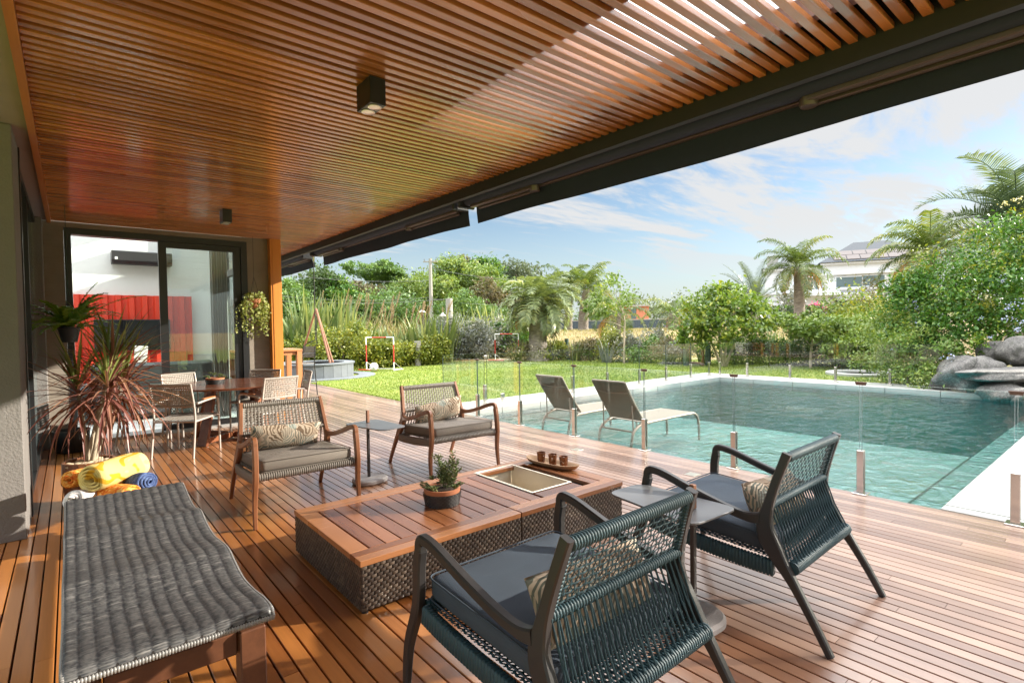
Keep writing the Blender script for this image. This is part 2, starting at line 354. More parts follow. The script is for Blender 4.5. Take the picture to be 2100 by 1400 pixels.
MT['l_flax'] = leaf('flax_leaf', (.07, .115, .04), (.15, .20, .075), (.38, .40, .16), rough=.35)
MT['l_reed'] = leaf('reed_leaf', (0.182, 0.182, 0.070), (0.336, 0.294, 0.140), (0.504, 0.420, 0.224))
MT['l_plume'] = leaf('plume', (.22, .15, .10), (.34, .25, .17), (.46, .37, .26))
MT['l_queen'] = leaf('queen_palm_leaf', (0.053, 0.088, 0.025), (0.121, 0.175, 0.046), (0.257, 0.263, 0.074), rough=.35)
MT['l_butia'] = leaf('jelly_palm_leaf', (0.097, 0.130, 0.059), (0.194, 0.246, 0.110), (0.362, 0.376, 0.168), rough=.38)
MT['l_silver'] = leaf('silver_palm_leaf', (0.048, 0.074, 0.052), (0.104, 0.148, 0.104), (0.191, 0.234, 0.156), rough=.35)
MT['l_dead'] = leaf('dry_orange_frond', (.28, .12, .015), (.46, .22, .02), (.56, .32, .05))
MT['l_citrus'] = leaf('citrus_leaf', (0.059, 0.115, 0.027), (0.147, 0.229, 0.040), (0.395, 0.393, 0.070), rough=.3)
MT['l_pink'] = leaf('pink_flower', (.35, .03, .12), (.55, .06, .22), (.6, .12, .3))
MT['l_blue'] = leaf('pale_blue_flower', (.34, .38, .66), (.46, .50, .78), (.58, .60, .82), trans=.3)
MT['l_cream'] = leaf('cream_flower', (.42, .38, .22), (.56, .50, .30), (.62, .56, .36))
MT['l_fern'] = leaf('fern_leaf', (.10, .22, .022), (.17, .33, .035), (.26, .42, .06))
MT['l_drac0'] = leaf('red_edged_leaf', (0.224, 0.064, 0.058), (0.352, 0.136, 0.088), (0.416, 0.256, 0.120), rough=.35)
MT['l_dracg'] = leaf('green_sword_leaf', (0.093, 0.145, 0.037), (0.204, 0.255, 0.068), (0.374, 0.374, 0.119), rough=.35)
MT['l_pothos'] = leaf('variegated_leaf', (.16, .22, .045), (.36, .40, .12), (.58, .58, .30))
MT['l_succ'] = leaf('succulent_leaf', (.10, .15, .05), (.19, .24, .09), (.34, .36, .17))
MT['l_drac'] = leaf('red_edged_leaf', (.16, .055, .050), (.27, .115, .090), (.36, .20, .13), rough=.35)
MT['l_grass'] = leaf('grass_blade', (.09, .16, .022), (.19, .265, .042), (.34, .37, .085))
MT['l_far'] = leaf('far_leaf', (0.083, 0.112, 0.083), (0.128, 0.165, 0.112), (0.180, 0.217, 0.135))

# ------------------------------------------------------------------ mesh helpers
class MB:
    def __init__(s): s.v = []; s.f = []; s.m = []; s.r = []; s.n = 0
    def add(s, vs, fs, rnd=None, mi=0):
        o = s.n; k = len(vs)
        s.v.extend(vs); s.n += k
        if rnd is None: rnd = random.random()
        s.r.extend(rnd if isinstance(rnd, (list, np.ndarray)) else [rnd]*k)
        s.f.extend([tuple(i+o for i in f) for f in fs]); s.m.extend(mi if isinstance(mi, list) else [mi]*len(fs))
        return s
    def box(s, x0, x1, y0, y1, z0, z1, rnd=None, mi=0, ch=0.0):
        if ch <= 0:
            v = [(x0,y0,z0),(x1,y0,z0),(x1,y1,z0),(x0,y1,z0),(x0,y0,z1),(x1,y0,z1),(x1,y1,z1),(x0,y1,z1)]
            f = [(0,3,2,1),(4,5,6,7),(0,1,5,4),(1,2,6,5),(2,3,7,6),(3,0,4,7)]
            return s.add(v, f, rnd, mi)
        return s.poly_prism(rrect(x0, x1, y0, y1, ch, 1), z0, z1, rnd, mi, ch)
    def poly_prism(s, poly, z0, z1, rnd=None, mi=0, bev=0.0):
        n = len(poly); rings = []
        if bev > 0:
            cx = sum(p[0] for p in poly)/n; cy = sum(p[1] for p in poly)/n
            def ins(d):
                o = []
                for i in range(n):
                    a = Vector(poly[i-1]); b_ = Vector(poly[i]); c = Vector(poly[(i+1) % n])
                    e1 = (b_-a).normalized() if (b_-a).length > 1e-9 else Vector((1,0)); e2 = (c-b_).normalized() if (c-b_).length > 1e-9 else e1
                    nn = Vector((-(e1.y+e2.y), e1.x+e2.x)); nn = nn.normalized() if nn.length > 1e-6 else Vector((0,0))
                    o.append((b_.x+nn.x*d, b_.y+nn.y*d))
                return o
            pin = ins(bev)
            rings = [[(x,y,z0) for x,y in pin], [(x,y,z0+bev) for x,y in poly], [(x,y,z1-bev) for x,y in poly], [(x,y,z1) for x,y in pin]]
        else: rings = [[(x,y,z0) for x,y in poly], [(x,y,z1) for x,y in poly]]
        return s.loft(rings, True, True, rnd, mi)
    def loft(s, rings, cap0=True, cap1=True, rnd=None, mi=0, closed=True):
        n = len(rings[0]); v = [p for r in rings for p in r]; f = []
        for i in range(len(rings)-1):
            for j in range(n if closed else n-1):
                k = (j+1) % n; f.append((i*n+j, i*n+k, (i+1)*n+k, (i+1)*n+j))
        if cap0: f.append(tuple(range(n-1, -1, -1)))
        if cap1: f.append(tuple((len(rings)-1)*n+j for j in range(n)))
        return s.add(v, f, rnd, mi)
    def lathe(s, prof, cx=0, cy=0, n=20, rnd=None, mi=0, cap=(True, True), sx=1, sy=1):
        rings = [[(cx+r*sx*math.cos(2*pi*k/n), cy+r*sy*math.sin(2*pi*k/n), z) for k in range(n)] for r, z in prof]
        return s.loft(rings, cap[0], cap[1], rnd, mi)
    def tube(s, pts, r, n=8, rnd=None, mi=0, caps=True):
        P = [Vector(p) for p in pts]; R_ = r if isinstance(r, (list, tuple)) else [r]*len(P)
        t0 = (P[1]-P[0]).normalized(); a = Vector((0,0,1)) if abs(t0.z) < .9 else Vector((1,0,0))
        u = t0.cross(a).normalized(); rings = []
        for i, p in enumerate(P):
            t = ((P[min(i+1, len(P)-1)]-P[max(i-1, 0)])).normalized()
            u = (u - t*u.dot(t)).normalized(); w = t.cross(u)
            rings.append([tuple(p+(u*math.cos(2*pi*k/n)+w*math.sin(2*pi*k/n))*R_[i]) for k in range(n)])
        return s.loft(rings, caps, caps, rnd, mi)
    def sweep(s, pts, wx, wt, side=(1,0,0), rnd=None, mi=0, bev=.3):
        """rounded-rectangle bar along pts; wx = width along side, wt = width across, in the plane"""
        P = [Vector(p) for p in pts]; sd = Vector(side).normalized(); rings = []
        WX = wx if isinstance(wx, (list, tuple)) else [wx]*len(P); WT = wt if isinstance(wt, (list, tuple)) else [wt]*len(P)
        for i, p in enumerate(P):
            t = (P[min(i+1, len(P)-1)]-P[max(i-1, 0)]).normalized()
            sd2 = (sd - t*sd.dot(t)).normalized(); nn = t.cross(sd2)
            a, b_ = WX[i]/2, WT[i]/2; c = min(a, b_)*bev
            loop = [(a,b_-c),(a-c,b_),(-a+c,b_),(-a,b_-c),(-a,-b_+c),(-a+c,-b_),(a-c,-b_),(a,-b_+c)]
            rings.append([tuple(p+sd2*q[0]+nn*q[1]) for q in loop])
        return s.loft(rings, True, True, rnd, mi)
    def strip(s, pts, width, nrm, th=.002, rnd=None, mi=0):
        """flat strap along pts, nrm = surface normal"""
        P = [Vector(p) for p in pts]; N = Vector(nrm).normalized(); rings = []
        for i, p in enumerate(P):
            t = (P[min(i+1, len(P)-1)]-P[max(i-1, 0)]).normalized(); sd = t.cross(N).normalized(); n2 = sd.cross(t)
            rings.append([tuple(p+sd*width/2), tuple(p+n2*th), tuple(p-sd*width/2), tuple(p-n2*th)])
        return s.loft(rings, True, True, rnd, mi)
    def xf(s, M, start=0):
        for i in range(start, s.n): s.v[i] = tuple(M @ Vector(s.v[i]))
        return s
    def build(s, name, mats, parent=None, smooth=None, org=None):
        me = bpy.data.meshes.new(name)
        vs = s.v if org is None else [(x-org[0], y-org[1], z-org[2]) for x, y, z in s.v]
        me.from_pydata(vs, [], s.f)
        mats = mats if isinstance(mats, (list, tuple)) else [mats]
        for m in mats: me.materials.append(MT[m])
        if len(mats) > 1: me.polygons.foreach_set('material_index', s.m)
        at = me.attributes.new('rnd', 'FLOAT', 'POINT'); at.data.foreach_set('value', np.array(s.r, dtype=np.float32))
        if smooth is not None:
            me.polygons.foreach_set('use_smooth', [True]*len(me.polygons))
            if smooth < 179: me.set_sharp_from_angle(angle=rad(smooth))
        me.update()
        o = bpy.data.objects.new(name, me); COL.objects.link(o)
        if org is not None: o.location = org
        if parent is not None: o.parent = parent
        return o
def rrect(x0, x1, y0, y1, r, n=3):
    o = []
    for cx, cy, a0 in ((x1-r, y0+r, -90), (x1-r, y1-r, 0), (x0+r, y1-r, 90), (x0+r, y0+r, 180)):
        for k in range(n+1):
            a = rad(a0+90*k/n); o.append((cx+r*math.cos(a), cy+r*math.sin(a)))
    return o
def smooth_path(pts, n=6):
    P = [Vector(p) for p in pts]; out = []
    for i in range(len(P)-1):
        p0, p1, p2, p3 = P[max(i-1,0)], P[i], P[i+1], P[min(i+2, len(P)-1)]
        for k in range(n):
            t = k/n; out.append(.5*((2*p1)+(p2-p0)*t+(2*p0-5*p1+4*p2-p3)*t*t+(3*p1-p0-3*p2+p3)*t**3))
    out.append(P[-1]); return out
def tag(o, label, cat, group=None, kind=None):
    if label: o['label'] = label
    if cat: o['category'] = cat
    if group: o['group'] = group
    if kind: o['kind'] = kind
    return o
def struct(o): o['kind'] = 'structure'; return o
def thing(name, label, cat, loc=(0,0,0), rz=0.0, group=None):
    o = bpy.data.objects.new(name, None); COL.objects.link(o)
    o.location = loc; o.rotation_euler = (0,0,rz); o.empty_display_size = .1
    return tag(o, label, cat, group)
def children(o): return [c for c in COL.objects if c.parent == o]
def dup(o, loc=None, rz=None, label=None, parent=None, scale=None):
    c = o.copy(); COL.objects.link(c)
    if parent is not None: c.parent = parent
    if loc is not None: c.location = loc
    if rz is not None: c.rotation_euler = (0,0,rz)
    if scale is not None: c.scale = scale
    if label: c['label'] = label
    for ch in children(o): dup(ch, parent=c)
    return c

# points of the place, measured from the photograph (true positions at true depth)
def ray(px, py):
    return _r2*((px-1050)/FPX) + _u2*((700-py)/FPX) + _f
def P(px, py, depth): return Vector((0,0,EYE)) + ray(px, py)*depth
def G(px, depth, z=0.0):
    v = P(px, 674, depth); return (v.x, v.y, z)
def gh(x, y):
    r = math.hypot(x, y)
    def ss(a, b): t = min(1, max(0, (r-a)/(b-a))); return t*t*(3-2*t)
    side = min(1, max(0, (x-.55*y+2)/6.0))
    return (1.15*ss(25, 38)-.45*ss(44, 80))*side - .02

# quads for leaves, all at once
def leaf_mesh(name, cen, size, mat, parent=None, aspect=.5, up=.35, rnd=None, org=None, fold=True, kind=None, dirs=None):
    cen = np.asarray(cen, dtype=np.float64); n = len(cen)
    size = np.broadcast_to(np.asarray(size, dtype=np.float64), (n,))*rng.uniform(.65, 1.3, n)
    d = rng.normal(size=(n,3)) if dirs is None else np.asarray(dirs)+rng.normal(size=(n,3))*.35
    d /= np.linalg.norm(d, axis=1)[:,None]
    nr = rng.normal(size=(n,3)); nr[:,2] = np.abs(nr[:,2])+up
    nr -= d*(nr*d).sum(1)[:,None]; nr /= np.linalg.norm(nr, axis=1)[:,None]
    s = np.cross(d, nr); L = size[:,None]; W = L*aspect*.5
    v = np.empty((n,4,3)); v[:,0] = cen-d*L*.5; v[:,1] = cen+s*W-d*L*.05+nr*L*.06; v[:,2] = cen+d*L*.5-nr*L*.08; v[:,3] = cen-s*W-d*L*.05+nr*L*.06
    if org is not None: v -= np.array(org)
    me = bpy.data.meshes.new(name); me.vertices.add(n*4); me.vertices.foreach_set('co', v.reshape(-1).astype(np.float32))
    me.loops.add(n*4); me.loops.foreach_set('vertex_index', np.arange(n*4, dtype=np.int32))
    me.polygons.add(n); me.polygons.foreach_set('loop_start', np.arange(0, n*4, 4, dtype=np.int32))
    try: me.polygons.foreach_set('loop_total', np.full(n, 4, dtype=np.int32))
    except Exception: pass
    if rnd is None: rnd = rng.uniform(0, 1, n)
    at = me.attributes.new('rnd', 'FLOAT', 'POINT'); at.data.foreach_set('value', np.repeat(np.clip(rnd, 0, 1), 4).astype(np.float32))
    me.materials.append(MT[mat]); me.update(calc_edges=True); me.validate()
    o = bpy.data.objects.new(name, me); COL.objects.link(o)
    if org is not None: o.location = org
    if parent is not None: o.parent = parent
    return o
def blob_points(blobs, n, nclump=26, spread=.20, shell=.55):
    """clumped points in ellipsoids: blobs = [(centre, radii, weight)]"""
    w = np.array([b[2] if len(b) > 2 else 1.0 for b in blobs]); w = w/w.sum(); pts = []; rn = []
    for (b, k) in zip(blobs, w):
        c = np.array(b[0]); R = np.array(b[1]) if hasattr(b[1], '__len__') else np.array([b[1]]*3)
        nc = max(4, int(nclump*k*len(blobs))); m = max(10, int(n*k))
        d = rng.normal(size=(nc,3)); d /= np.linalg.norm(d, axis=1)[:,None]
        rr = rng.uniform(shell, 1.0, nc)**.7
        cc = d*rr[:,None]
        idx = rng.integers(0, nc, m); sp = spread*rng.uniform(.6, 1.5, nc)[idx]
        p = cc[idx]+rng.normal(size=(m,3))*sp[:,None]
        pts.append(c+p*R); cr = rng.uniform(0, 1, nc)
        rn.append(.55*cr[idx]+.45*rng.uniform(0, 1, m))
    return np.concatenate(pts), np.concatenate(rn)
def trunk_mb(base, top, r0, r1, nbr=5, spread=1.0, bend=.15, brl=.8):
    mb = MB(); b = Vector(base); t = Vector(top); L = (t-b).length
    mid = (b+t)/2+Vector((random.uniform(-1,1), random.uniform(-1,1), 0))*bend*L*.4
    pts = smooth_path([b, mid, t], 5); mb.tube(pts, [r0+(r1-r0)*i/(len(pts)-1) for i in range(len(pts))], 8)
    for k in range(nbr):
        f = random.uniform(.45, .95); s = pts[int(f*(len(pts)-1))]; a = random.uniform(0, 2*pi)
        e = s+Vector((math.cos(a)*spread, math.sin(a)*spread, spread*random.uniform(.5, 1.1)))*brl*random.uniform(.7, 1.1)
        m = (s+e)/2+Vector((0,0,-.08*spread)); rr = (r0+(r1-r0)*f)*.55
        q = smooth_path([s, m, e], 4); mb.tube(q, [rr*(1-.75*i/(len(q)-1)) for i in range(len(q))], 6)
        for j in range(2):
            a2 = a+random.uniform(-.9, .9); e2 = m+Vector((math.cos(a2), math.sin(a2), random.uniform(.3, 1)))*spread*.5
            mb.tube([m, (m+e2)/2+Vector((0,0,.04)), e2], [rr*.5, rr*.35, rr*.12], 5)
    return mb
def tree(name, label, cat, base, blobs, n, size, mat, tr=(.12,.05), top=None, group=None, nclump=26, spread=.2, bark='bark', aspect=.5, nbr=6, bspread=None, shell=.55):
    t = thing(name, label, cat, base, 0, group); b = Vector(base)
    lb = [((Vector(x[0])-b), x[1], x[2] if len(x) > 2 else 1.0) for x in blobs]
    p, r = blob_points([(tuple(x[0]), x[1], x[2]) for x in lb], n, nclump, spread, shell)
    p[:,2] = np.maximum(p[:,2], .03)
    leaf_mesh('crown', p, size, mat, t, aspect=aspect, rnd=r)
    if tr:
        tp = Vector(top)-b if top else sum((x[0] for x in lb), Vector())/len(lb)
        trunk_mb((0,0,-.05), tuple(tp), tr[0], tr[1], nbr, bspread or max(.3, tp.length*.3)).build('trunk', bark, t, 60)
    return t
def shrub(name, label, base, blobs, n, size, mat, cat='shrub', group=None, **k):
    return tree(name, label, cat, base, blobs, n, size, mat, tr=(.03,.012), group=group, nbr=7, bspread=.35, **k)

def frond(mb, base, az, el, L, ll, curve, m=34, lw=.03, droop=.5, stiff=.3, rnd=.5, vee=.35, twist=0.0, thin=1.0):
    """one feather frond: a rachis bending down with two ranks of leaflets"""
    pos = Vector(base); h = Vector((math.cos(az), math.sin(az), 0)); e = el; pts = [pos.copy()]; N = 14; es = [e]
    for i in range(N):
        pos = pos+(h*math.cos(e)+Vector((0,0,math.sin(e))))*(L/N); e -= curve*(.4+1.2*i/N)/N; pts.append(pos.copy()); es.append(e)
    mb.tube(pts, [max(.004, .022*L/2.5*(1-.85*i/N)) for i in range(N+1)], 4, rnd*.6+.3)
    for i in range(m):
        f = .13+.87*(i+.5)/m; q = f*N; j = min(N-1, int(q)); p = pts[j].lerp(pts[j+1], q-j); e = es[j]
        t = h*math.cos(e)+Vector((0,0,math.sin(e))); side = Vector((-h.y, h.x, 0)); up = side.cross(t)*-1
        up = t.cross(side)
        ln = ll*(math.sin(pi*min(1, .16+f*.80))**.6)*random.uniform(.85, 1.1)
        for sgn in (-1, 1):
            jit = random.uniform(-.25, .25)
            d = (side*sgn*(1.0)+t*(stiff+.35*f)+up*(vee+jit)).normalized()
            p1 = p+d*ln*.5; d2 = (d+Vector((0,0,-droop))).normalized(); p2 = p1+d2*ln*.5
            w = t.cross(d).normalized(); w = (t*.8+up*.2).normalized()*lw*thin
            rr = min(1, max(0, rnd+random.uniform(-.25, .25)))
            mb.add([tuple(p-w*.35), tuple(p+w*.35), tuple(p1+w*.5), tuple(p2), tuple(p1-w*.5)], [(0,1,2,4),(4,2,3)], rr)
def palm(name, label, base, crown, r0, r1, nf, L, ll, mat, els, curve, droop, lw=.03, m=34, stiff=.3, vee=.35, dead=0, group=None, bulge=0.0, azs=None, tmat='palmbark'):
    t = thing(name, label, 'palm tree', base, 0, group); c = Vector(crown)-Vector(base)
    mb = MB(); n = 16; prof = []
    rings = []
    for i in range(n+1):
        f = i/n; r = (r0+(r1-r0)*f)*(1+bulge*math.sin(pi*f))*(1+.05*(i % 2)); r *= 1+.5*max(0, .12-f)*4
        rings.append([(c.x*f*f+r*math.cos(2*pi*k/12), c.y*f*f+r*math.sin(2*pi*k/12), c.z*f-.1*(1-f)) for k in range(12)])
    mb.loft(rings); mb.build('trunk', tmat, t, 50)
    mb = MB()
    for i in range(nf):
        az = i*2.39996+random.uniform(-.2, .2) if azs is None else random.uniform(*azs)
        f = i/(nf-1); el = els[0]+(els[1]-els[0])*f+random.uniform(-.1, .1)
        frond(mb, (c.x+.08*math.cos(az), c.y+.08*math.sin(az), c.z), az, el, L*random.uniform(.85, 1.1)*(1-.15*f), ll, curve*random.uniform(.8, 1.2), m, lw, droop, stiff, random.uniform(.15, .85), vee)
    mb.build('crown', mat, t)
    if dead:
        mb = MB()
        for i in range(dead):
            az = random.uniform(0, 2*pi) if azs is None else random.uniform(*azs)
            frond(mb, tuple(c-Vector((0,0,.1))), az, random.uniform(-.35, .05), L*.8, ll*.8, curve*1.0, 26, lw*.5, droop*1.6, stiff, random.random(), -.3)
        mb.build('dry_fronds', 'l_dead', t)
    return t
def blades(mb, base, n, h, spread, width, lean=.35, curl=.5, segs=5, ht=.25):
    for i in range(n):
        a = random.uniform(0, 2*pi); r = spread*math.sqrt(random.random()); p = Vector((base[0]+r*math.cos(a), base[1]+r*math.sin(a), base[2]))
        a2 = a+random.uniform(-.6, .6); ln = h*random.uniform(1-ht*1.6, 1+ht*.6); th = random.uniform(.04, lean); cu = random.uniform(.1, curl)
        d = Vector((math.cos(a2), math.sin(a2), 0)); s = Vector((-d.y, d.x, 0)).lerp(d, random.uniform(-.5, .5)).normalized(); L_ = []; R_ = []; q = p.copy()
        for k in range(segs+1):
            f = k/segs; w = width*(1-f**2.2)*(.7+.6*f*(1-f)*2)*.5
            L_.append(tuple(q+s*w)); R_.append(tuple(q-s*w)); ang = th+cu*f*f*1.6
            q = q+(d*math.sin(ang)+Vector((0,0,math.cos(ang))))*ln/segs
        mb.add(L_+R_, [(k, k+1, segs+2+k, segs+1+k) for k in range(segs)], random.random())
MT['clip'] = plain('brown_clip', (.10, .055, .04), .5)

def GY(px, py, Y):
    d = ray(px, py); return Vector((0,0,EYE))+d*(Y/d.y)
def GX(px, py, X):
    d = ray(px, py); return Vector((0,0,EYE))+d*(X/d.x)
def GZ(px, py, z=0.0):
    d = ray(px, py); return Vector((0,0,EYE))+d*((z-EYE)/d.z)

# ================================================================== the setting
X0P, X1P, Y0P, Y1P, WZ = 5.14, 13.85, 1.02, 7.75, -.075      # pool
# terrain, one sheet to the horizon with the deck and the pool left out
xs = [-700,-300,-120,-60,-30,-12,-.78,5.135] + [6,8,10,12,13.85] + list(np.arange(15, 84, 1.5)) + [100,140,220,400,900]
ys = [-700,-300,-120,-60,-30,-12,-3.0,1.02,7.75] + list(np.arange(9.0, 19, 2)) + [19.0] + list(np.arange(20.5, 84, 1.5)) + [100,140,220,400,900]
mb = MB(); vs = [(x, y, gh(x, y)) for y in ys for x in xs]; fs = []
for j in range(len(ys)-1):
    for i in range(len(xs)-1):
        mx, my = (xs[i]+xs[i+1])/2, (ys[j]+ys[j+1])/2
        if -.78 < mx < 5.135 and -3 < my < 19: continue
        if 5.135 < mx < 13.85 and 1.02 < my < 7.75: continue
        a = j*len(xs)+i; fs.append((a, a+1, a+1+len(xs), a+len(xs)))
mb.add(vs, fs, .5); struct(mb.build('lawn_and_field', 'ground', smooth=180))

# wooden deck: long boards along Y with open gaps
mb = MB(); pitch = .0735; x = -.75; i = 0
while x < 5.12:
    y = -3.0-random.uniform(0, 2.5)
    while y < 19:
        L = random.choice([2.1, 2.7, 3.3, 3.9])+random.uniform(-.2, .2); y1 = min(19.0, y+L); ya = max(y, -3)
        segs = [(ya, y1)]
        if x < 2.70:
            segs = [(ya, min(y1, 9.10))] if ya < 9.10 else []
        for a, b_ in segs:
            if b_-a > .02: 
                r = random.random(); c = .0022; x0, x1 = x, x+pitch-.0075
                rings = [[(x0,yy,-.028),(x0,yy,-c),(x0+c,yy,0),(x1-c,yy,0),(x1,yy,-c),(x1,yy,-.028)] for yy in (a, b_-.0022)]
                mb.loft(rings, True, True, r)
        y = y1
    x += pitch; i += 1
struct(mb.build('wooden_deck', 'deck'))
mb = MB(); mb.box(-.78, 5.125, -3.0, 19.0, -.30, -.032); struct(mb.build('deck_base', 'deckgap'))

# pool basin
mb = MB(); D = -1.55; SH = -.40; XS = 9.35; YB = 1.62
mb.box(X0P-.2, X0P, Y0P-.2, Y1P+.2, D-.2, -.125); mb.box(X1P, X1P+.2, Y0P-.2, Y1P+.2, D-.2, -.125)
mb.box(X0P, X1P, Y0P-.2, Y0P, D-.2, -.125); mb.box(X0P, X1P, Y1P, Y1P+.2, D-.2, -.125)
mb.box(X0P, XS, YB, Y1P, D, SH); mb.box(X0P, X1P, Y0P, YB, D, SH-.03)
struct(mb.build('pool_basin', 'pooltile'))
mb = MB(); mb.box(X0P, X1P, Y0P, Y1P, D-.2, D-.001); struct(mb.build('pool_floor', 'deeptile'))
mb = MB(); mb.box(X0P-.1, X1P+.1, Y0P-.1, Y1P+.1, D-.1, WZ); struct(mb.build('pool_water', 'water'))
# stone coping in slabs
mb = MB()
def slabs(x0, x1, y0, y1, nx, ny):
    for a in range(nx):
        for b_ in range(ny):
            mb.box(x0+(x1-x0)*a/nx+.005, x0+(x1-x0)*(a+1)/nx-.005, y0+(y1-y0)*b_/ny+.005, y0+(y1-y0)*(b_+1)/ny-.005, -.12, 0.0, random.random(), 0, .004)
slabs(5.145, 13.79, 7.70, 8.72, 9, 1); slabs(13.79, 14.78, -3.0, 8.72, 1, 12); slabs(5.145, 13.79, -3.0, 1.07, 9, 4)
struct(mb.build('pool_coping', 'coping'))
mb = MB(); mb.box(5.137, 14.75, 7.72, 8.70, -.2, -.122); mb.box(13.82, 14.75, -3, 7.7, -.2, -.122); struct(mb.build('coping_bed', 'slate'))

# ---------------- house: plaster pillars, concrete, soffit, ceiling
CZ = 2.93
def house(nm, label, cat, x0, x1, y0, y1, z0, z1, m, ch=.006):
    mb = MB(); mb.box(x0, x1, y0, y1, z0, z1, .5, 0, ch); o = mb.build(nm, m, org=((x0+x1)/2, (y0+y1)/2, z0)); return tag(o, label, cat)
house('pillar', 'wide grey plaster pillar at the left edge, nearest the camera', 'pillar', -1.3, -.276, 5.13, 5.72, 0, CZ-.002, 'plaster')
house('pillar', 'dark grey plaster pillar beside the hanging fern and sliding door', 'pillar', -1.3, -.235, 8.93, 9.15, 0, CZ-.003, 'plaster')
o = thing('glass_facade', 'black framed glass front between the two grey pillars', 'window', (-.33, 7.3, 0))
mb = MB(); mb.box(-.05, .062, -1.575, -1.50, 0, CZ-.004); mb.build('jamb', 'black', o)
for za, zb_ in ((0, .06), (2.85, CZ-.004)): mb = MB(); mb.box(-.05, .03, -1.50, 1.62, za, zb_); mb.build('rail', 'black', o)
mb = MB(); mb.box(-.05, .03, .001, .069, .061, 2.849); mb.build('mullion', 'black', o)
mb = MB(); mb.box(-.012, -.004, -1.5, 0, .06, 2.85); mb.box(-.012, -.004, .07, 1.62, .06, 2.85); mb.build('pane', 'darkglass', o)
mb = MB(); mb.box(-2.6, -.192, -3, 9.145, CZ, 3.2); struct(mb.build('soffit', 'soffit'))
mb = MB(); mb.box(-.19, -.149, -3, 9.145, CZ-.03, 3.2, .6); struct(mb.build('ceiling_trim', 'trim'))
# slatted ceiling
mb = MB(); y = -2.6
while y < 14.2:
    r = random.random(); xa = -.147; x1 = 3.25
    if y > 9.10: xa = 2.665
    w = .045; c = .003
    rings = [[(xx,y,CZ+.030),(xx,y,CZ+c),(xx,y+c,CZ),(xx,y+w-c,CZ),(xx,y+w,CZ+c),(xx,y+w,CZ+.030)] for xx in (xa, x1)]
    mb.loft(rings, True, True, r); y += .0806
struct(mb.build('slatted_ceiling', 'slat'))
mb = MB()
for xx in (.89, 2.02, 2.90): mb.box(xx-.03, xx+.03, -2.6, 9.1, CZ+.032, 3.13)
mb.box(2.90-.03, 2.93, 9.1, 14.2, CZ+.032, 3.13)
mb.box(-.147, .86, -2.6, 9.1, 3.132, 3.16); mb.box(1.99, 3.25, 3.35, 9.1, 3.132, 3.16); mb.box(2.665, 3.25, 9.1, 14.2, 3.132, 3.16); mb.box(2.93, 3.25, -2.6, 3.35, 3.132, 3.16)
struct(mb.build('ceiling_void', 'chaisewood'))
mb = MB(); mb.box(.922, 1.988, -2.6, 9.1, 3.100, 3.131); mb.box(2.052, 2.868, 3.352, 9.1, 3.100, 3.131); struct(mb.build('ceiling_lining', 'voidpanel'))
mb = MB(); mb.box(-2.6, 1.99, -3, 9.14, 3.21, 3.40); mb.box(1.99, 3.30, 3.35, 9.14, 3.21, 3.40); mb.box(2.88, 3.30, -3, 3.35, 3.21, 3.40); mb.box(2.67, 3.30, 9.14, 14.3, 3.21, 3.40)
struct(mb.build('roof', 'soffit'))
MT['added_skylight'] = glassy('added_skylight_glass', (.86, .90, .92), rough=.2)
def frosted():
    m, nt, b = new_mat('frosted_sheet'); nt.nodes.remove(b)
    t = node(nt, 'ShaderNodeBsdfTransparent', None, Color=(.92, .95, .97, 1)); g = node(nt, 'ShaderNodeBsdfTranslucent', None, Color=(.9, .92, .93, 1))
    n = node(nt, 'ShaderNodeTexNoise', None, Vector=coord(nt), Scale=5.0, Detail=6.0)
    mx = node(nt, 'ShaderNodeMixShader', None, i0=mth(nt, 'ADD', .35, mth(nt, 'MULTIPLY', O(n), .5)), i1=O(t), i2=O(g)); nt.links.new(O(mx), nt.nodes['Material Output'].inputs[0]); return m
MT['frosted'] = frosted()
mb = MB(); mb.box(2.052, 2.868, -2.6, 3.33, 3.075, 3.080); struct(mb.build('roof_skylight', 'frosted'))
mb = MB(); mb.box(3.253, 3.31, -3, 14.3, 2.83, 3.205); struct(mb.build('edge_beam', 'blackmatte'))
# door wall
mb = MB(); mb.box(-.235, -.03, 9.15, 9.45, 0, CZ-.002); mb.box(2.18, 2.66, 9.15, 9.45, 0, CZ+.1); mb.box(-.03, 2.18, 9.15, 9.45, 2.862, CZ-.002)
tag(mb.build('concrete_wall', 'bconc'), 'board marked concrete wall framing the sliding door', 'wall')
mb = MB(); mb.box(2.485, 2.655, 9.02, 9.148, 0, CZ-.003, .5, 0, .004); mb.box(2.520, 2.650, 9.012, 9.021, 0, CZ-.003)
tag(mb.build('wooden_post', 'postwood'), 'tall orange wood post at the end of the concrete wall', 'post')
mb = MB(); mb.box(-3.0, 2.66, 9.46, 9.60, 3.0, 5.0); mb.box(-3.0, -.24, 9.46, 9.60, 0, 3.0); mb.box(-3.0, 2.66, 13.56, 13.7, 0, 5.0); mb.box(-3.0, -2.9, 9.6, 13.56, 0, 5); mb.box(2.45, 2.66, 9.60, 13.56, 4.3, 5.0)
mb.box(-3.0, 2.66, 9.46, 13.7, -.1, .012); mb.box(2.45, 2.66, 13.05, 13.56, 0, 4.3)
struct(mb.build('living_room', 'offwhite'))
mb = MB(); mb.box(-3.0, 2.66, 9.46, 13.7, 5.02, 5.03); struct(mb.build('added_room_skylight', 'added_skylight'))  # unseen glass roof added to brighten the room
mb = MB(); mb.box(-.2, 2.66, 9.105, 9.46, -.1, .035); struct(mb.build('door_sill', 'coping'))
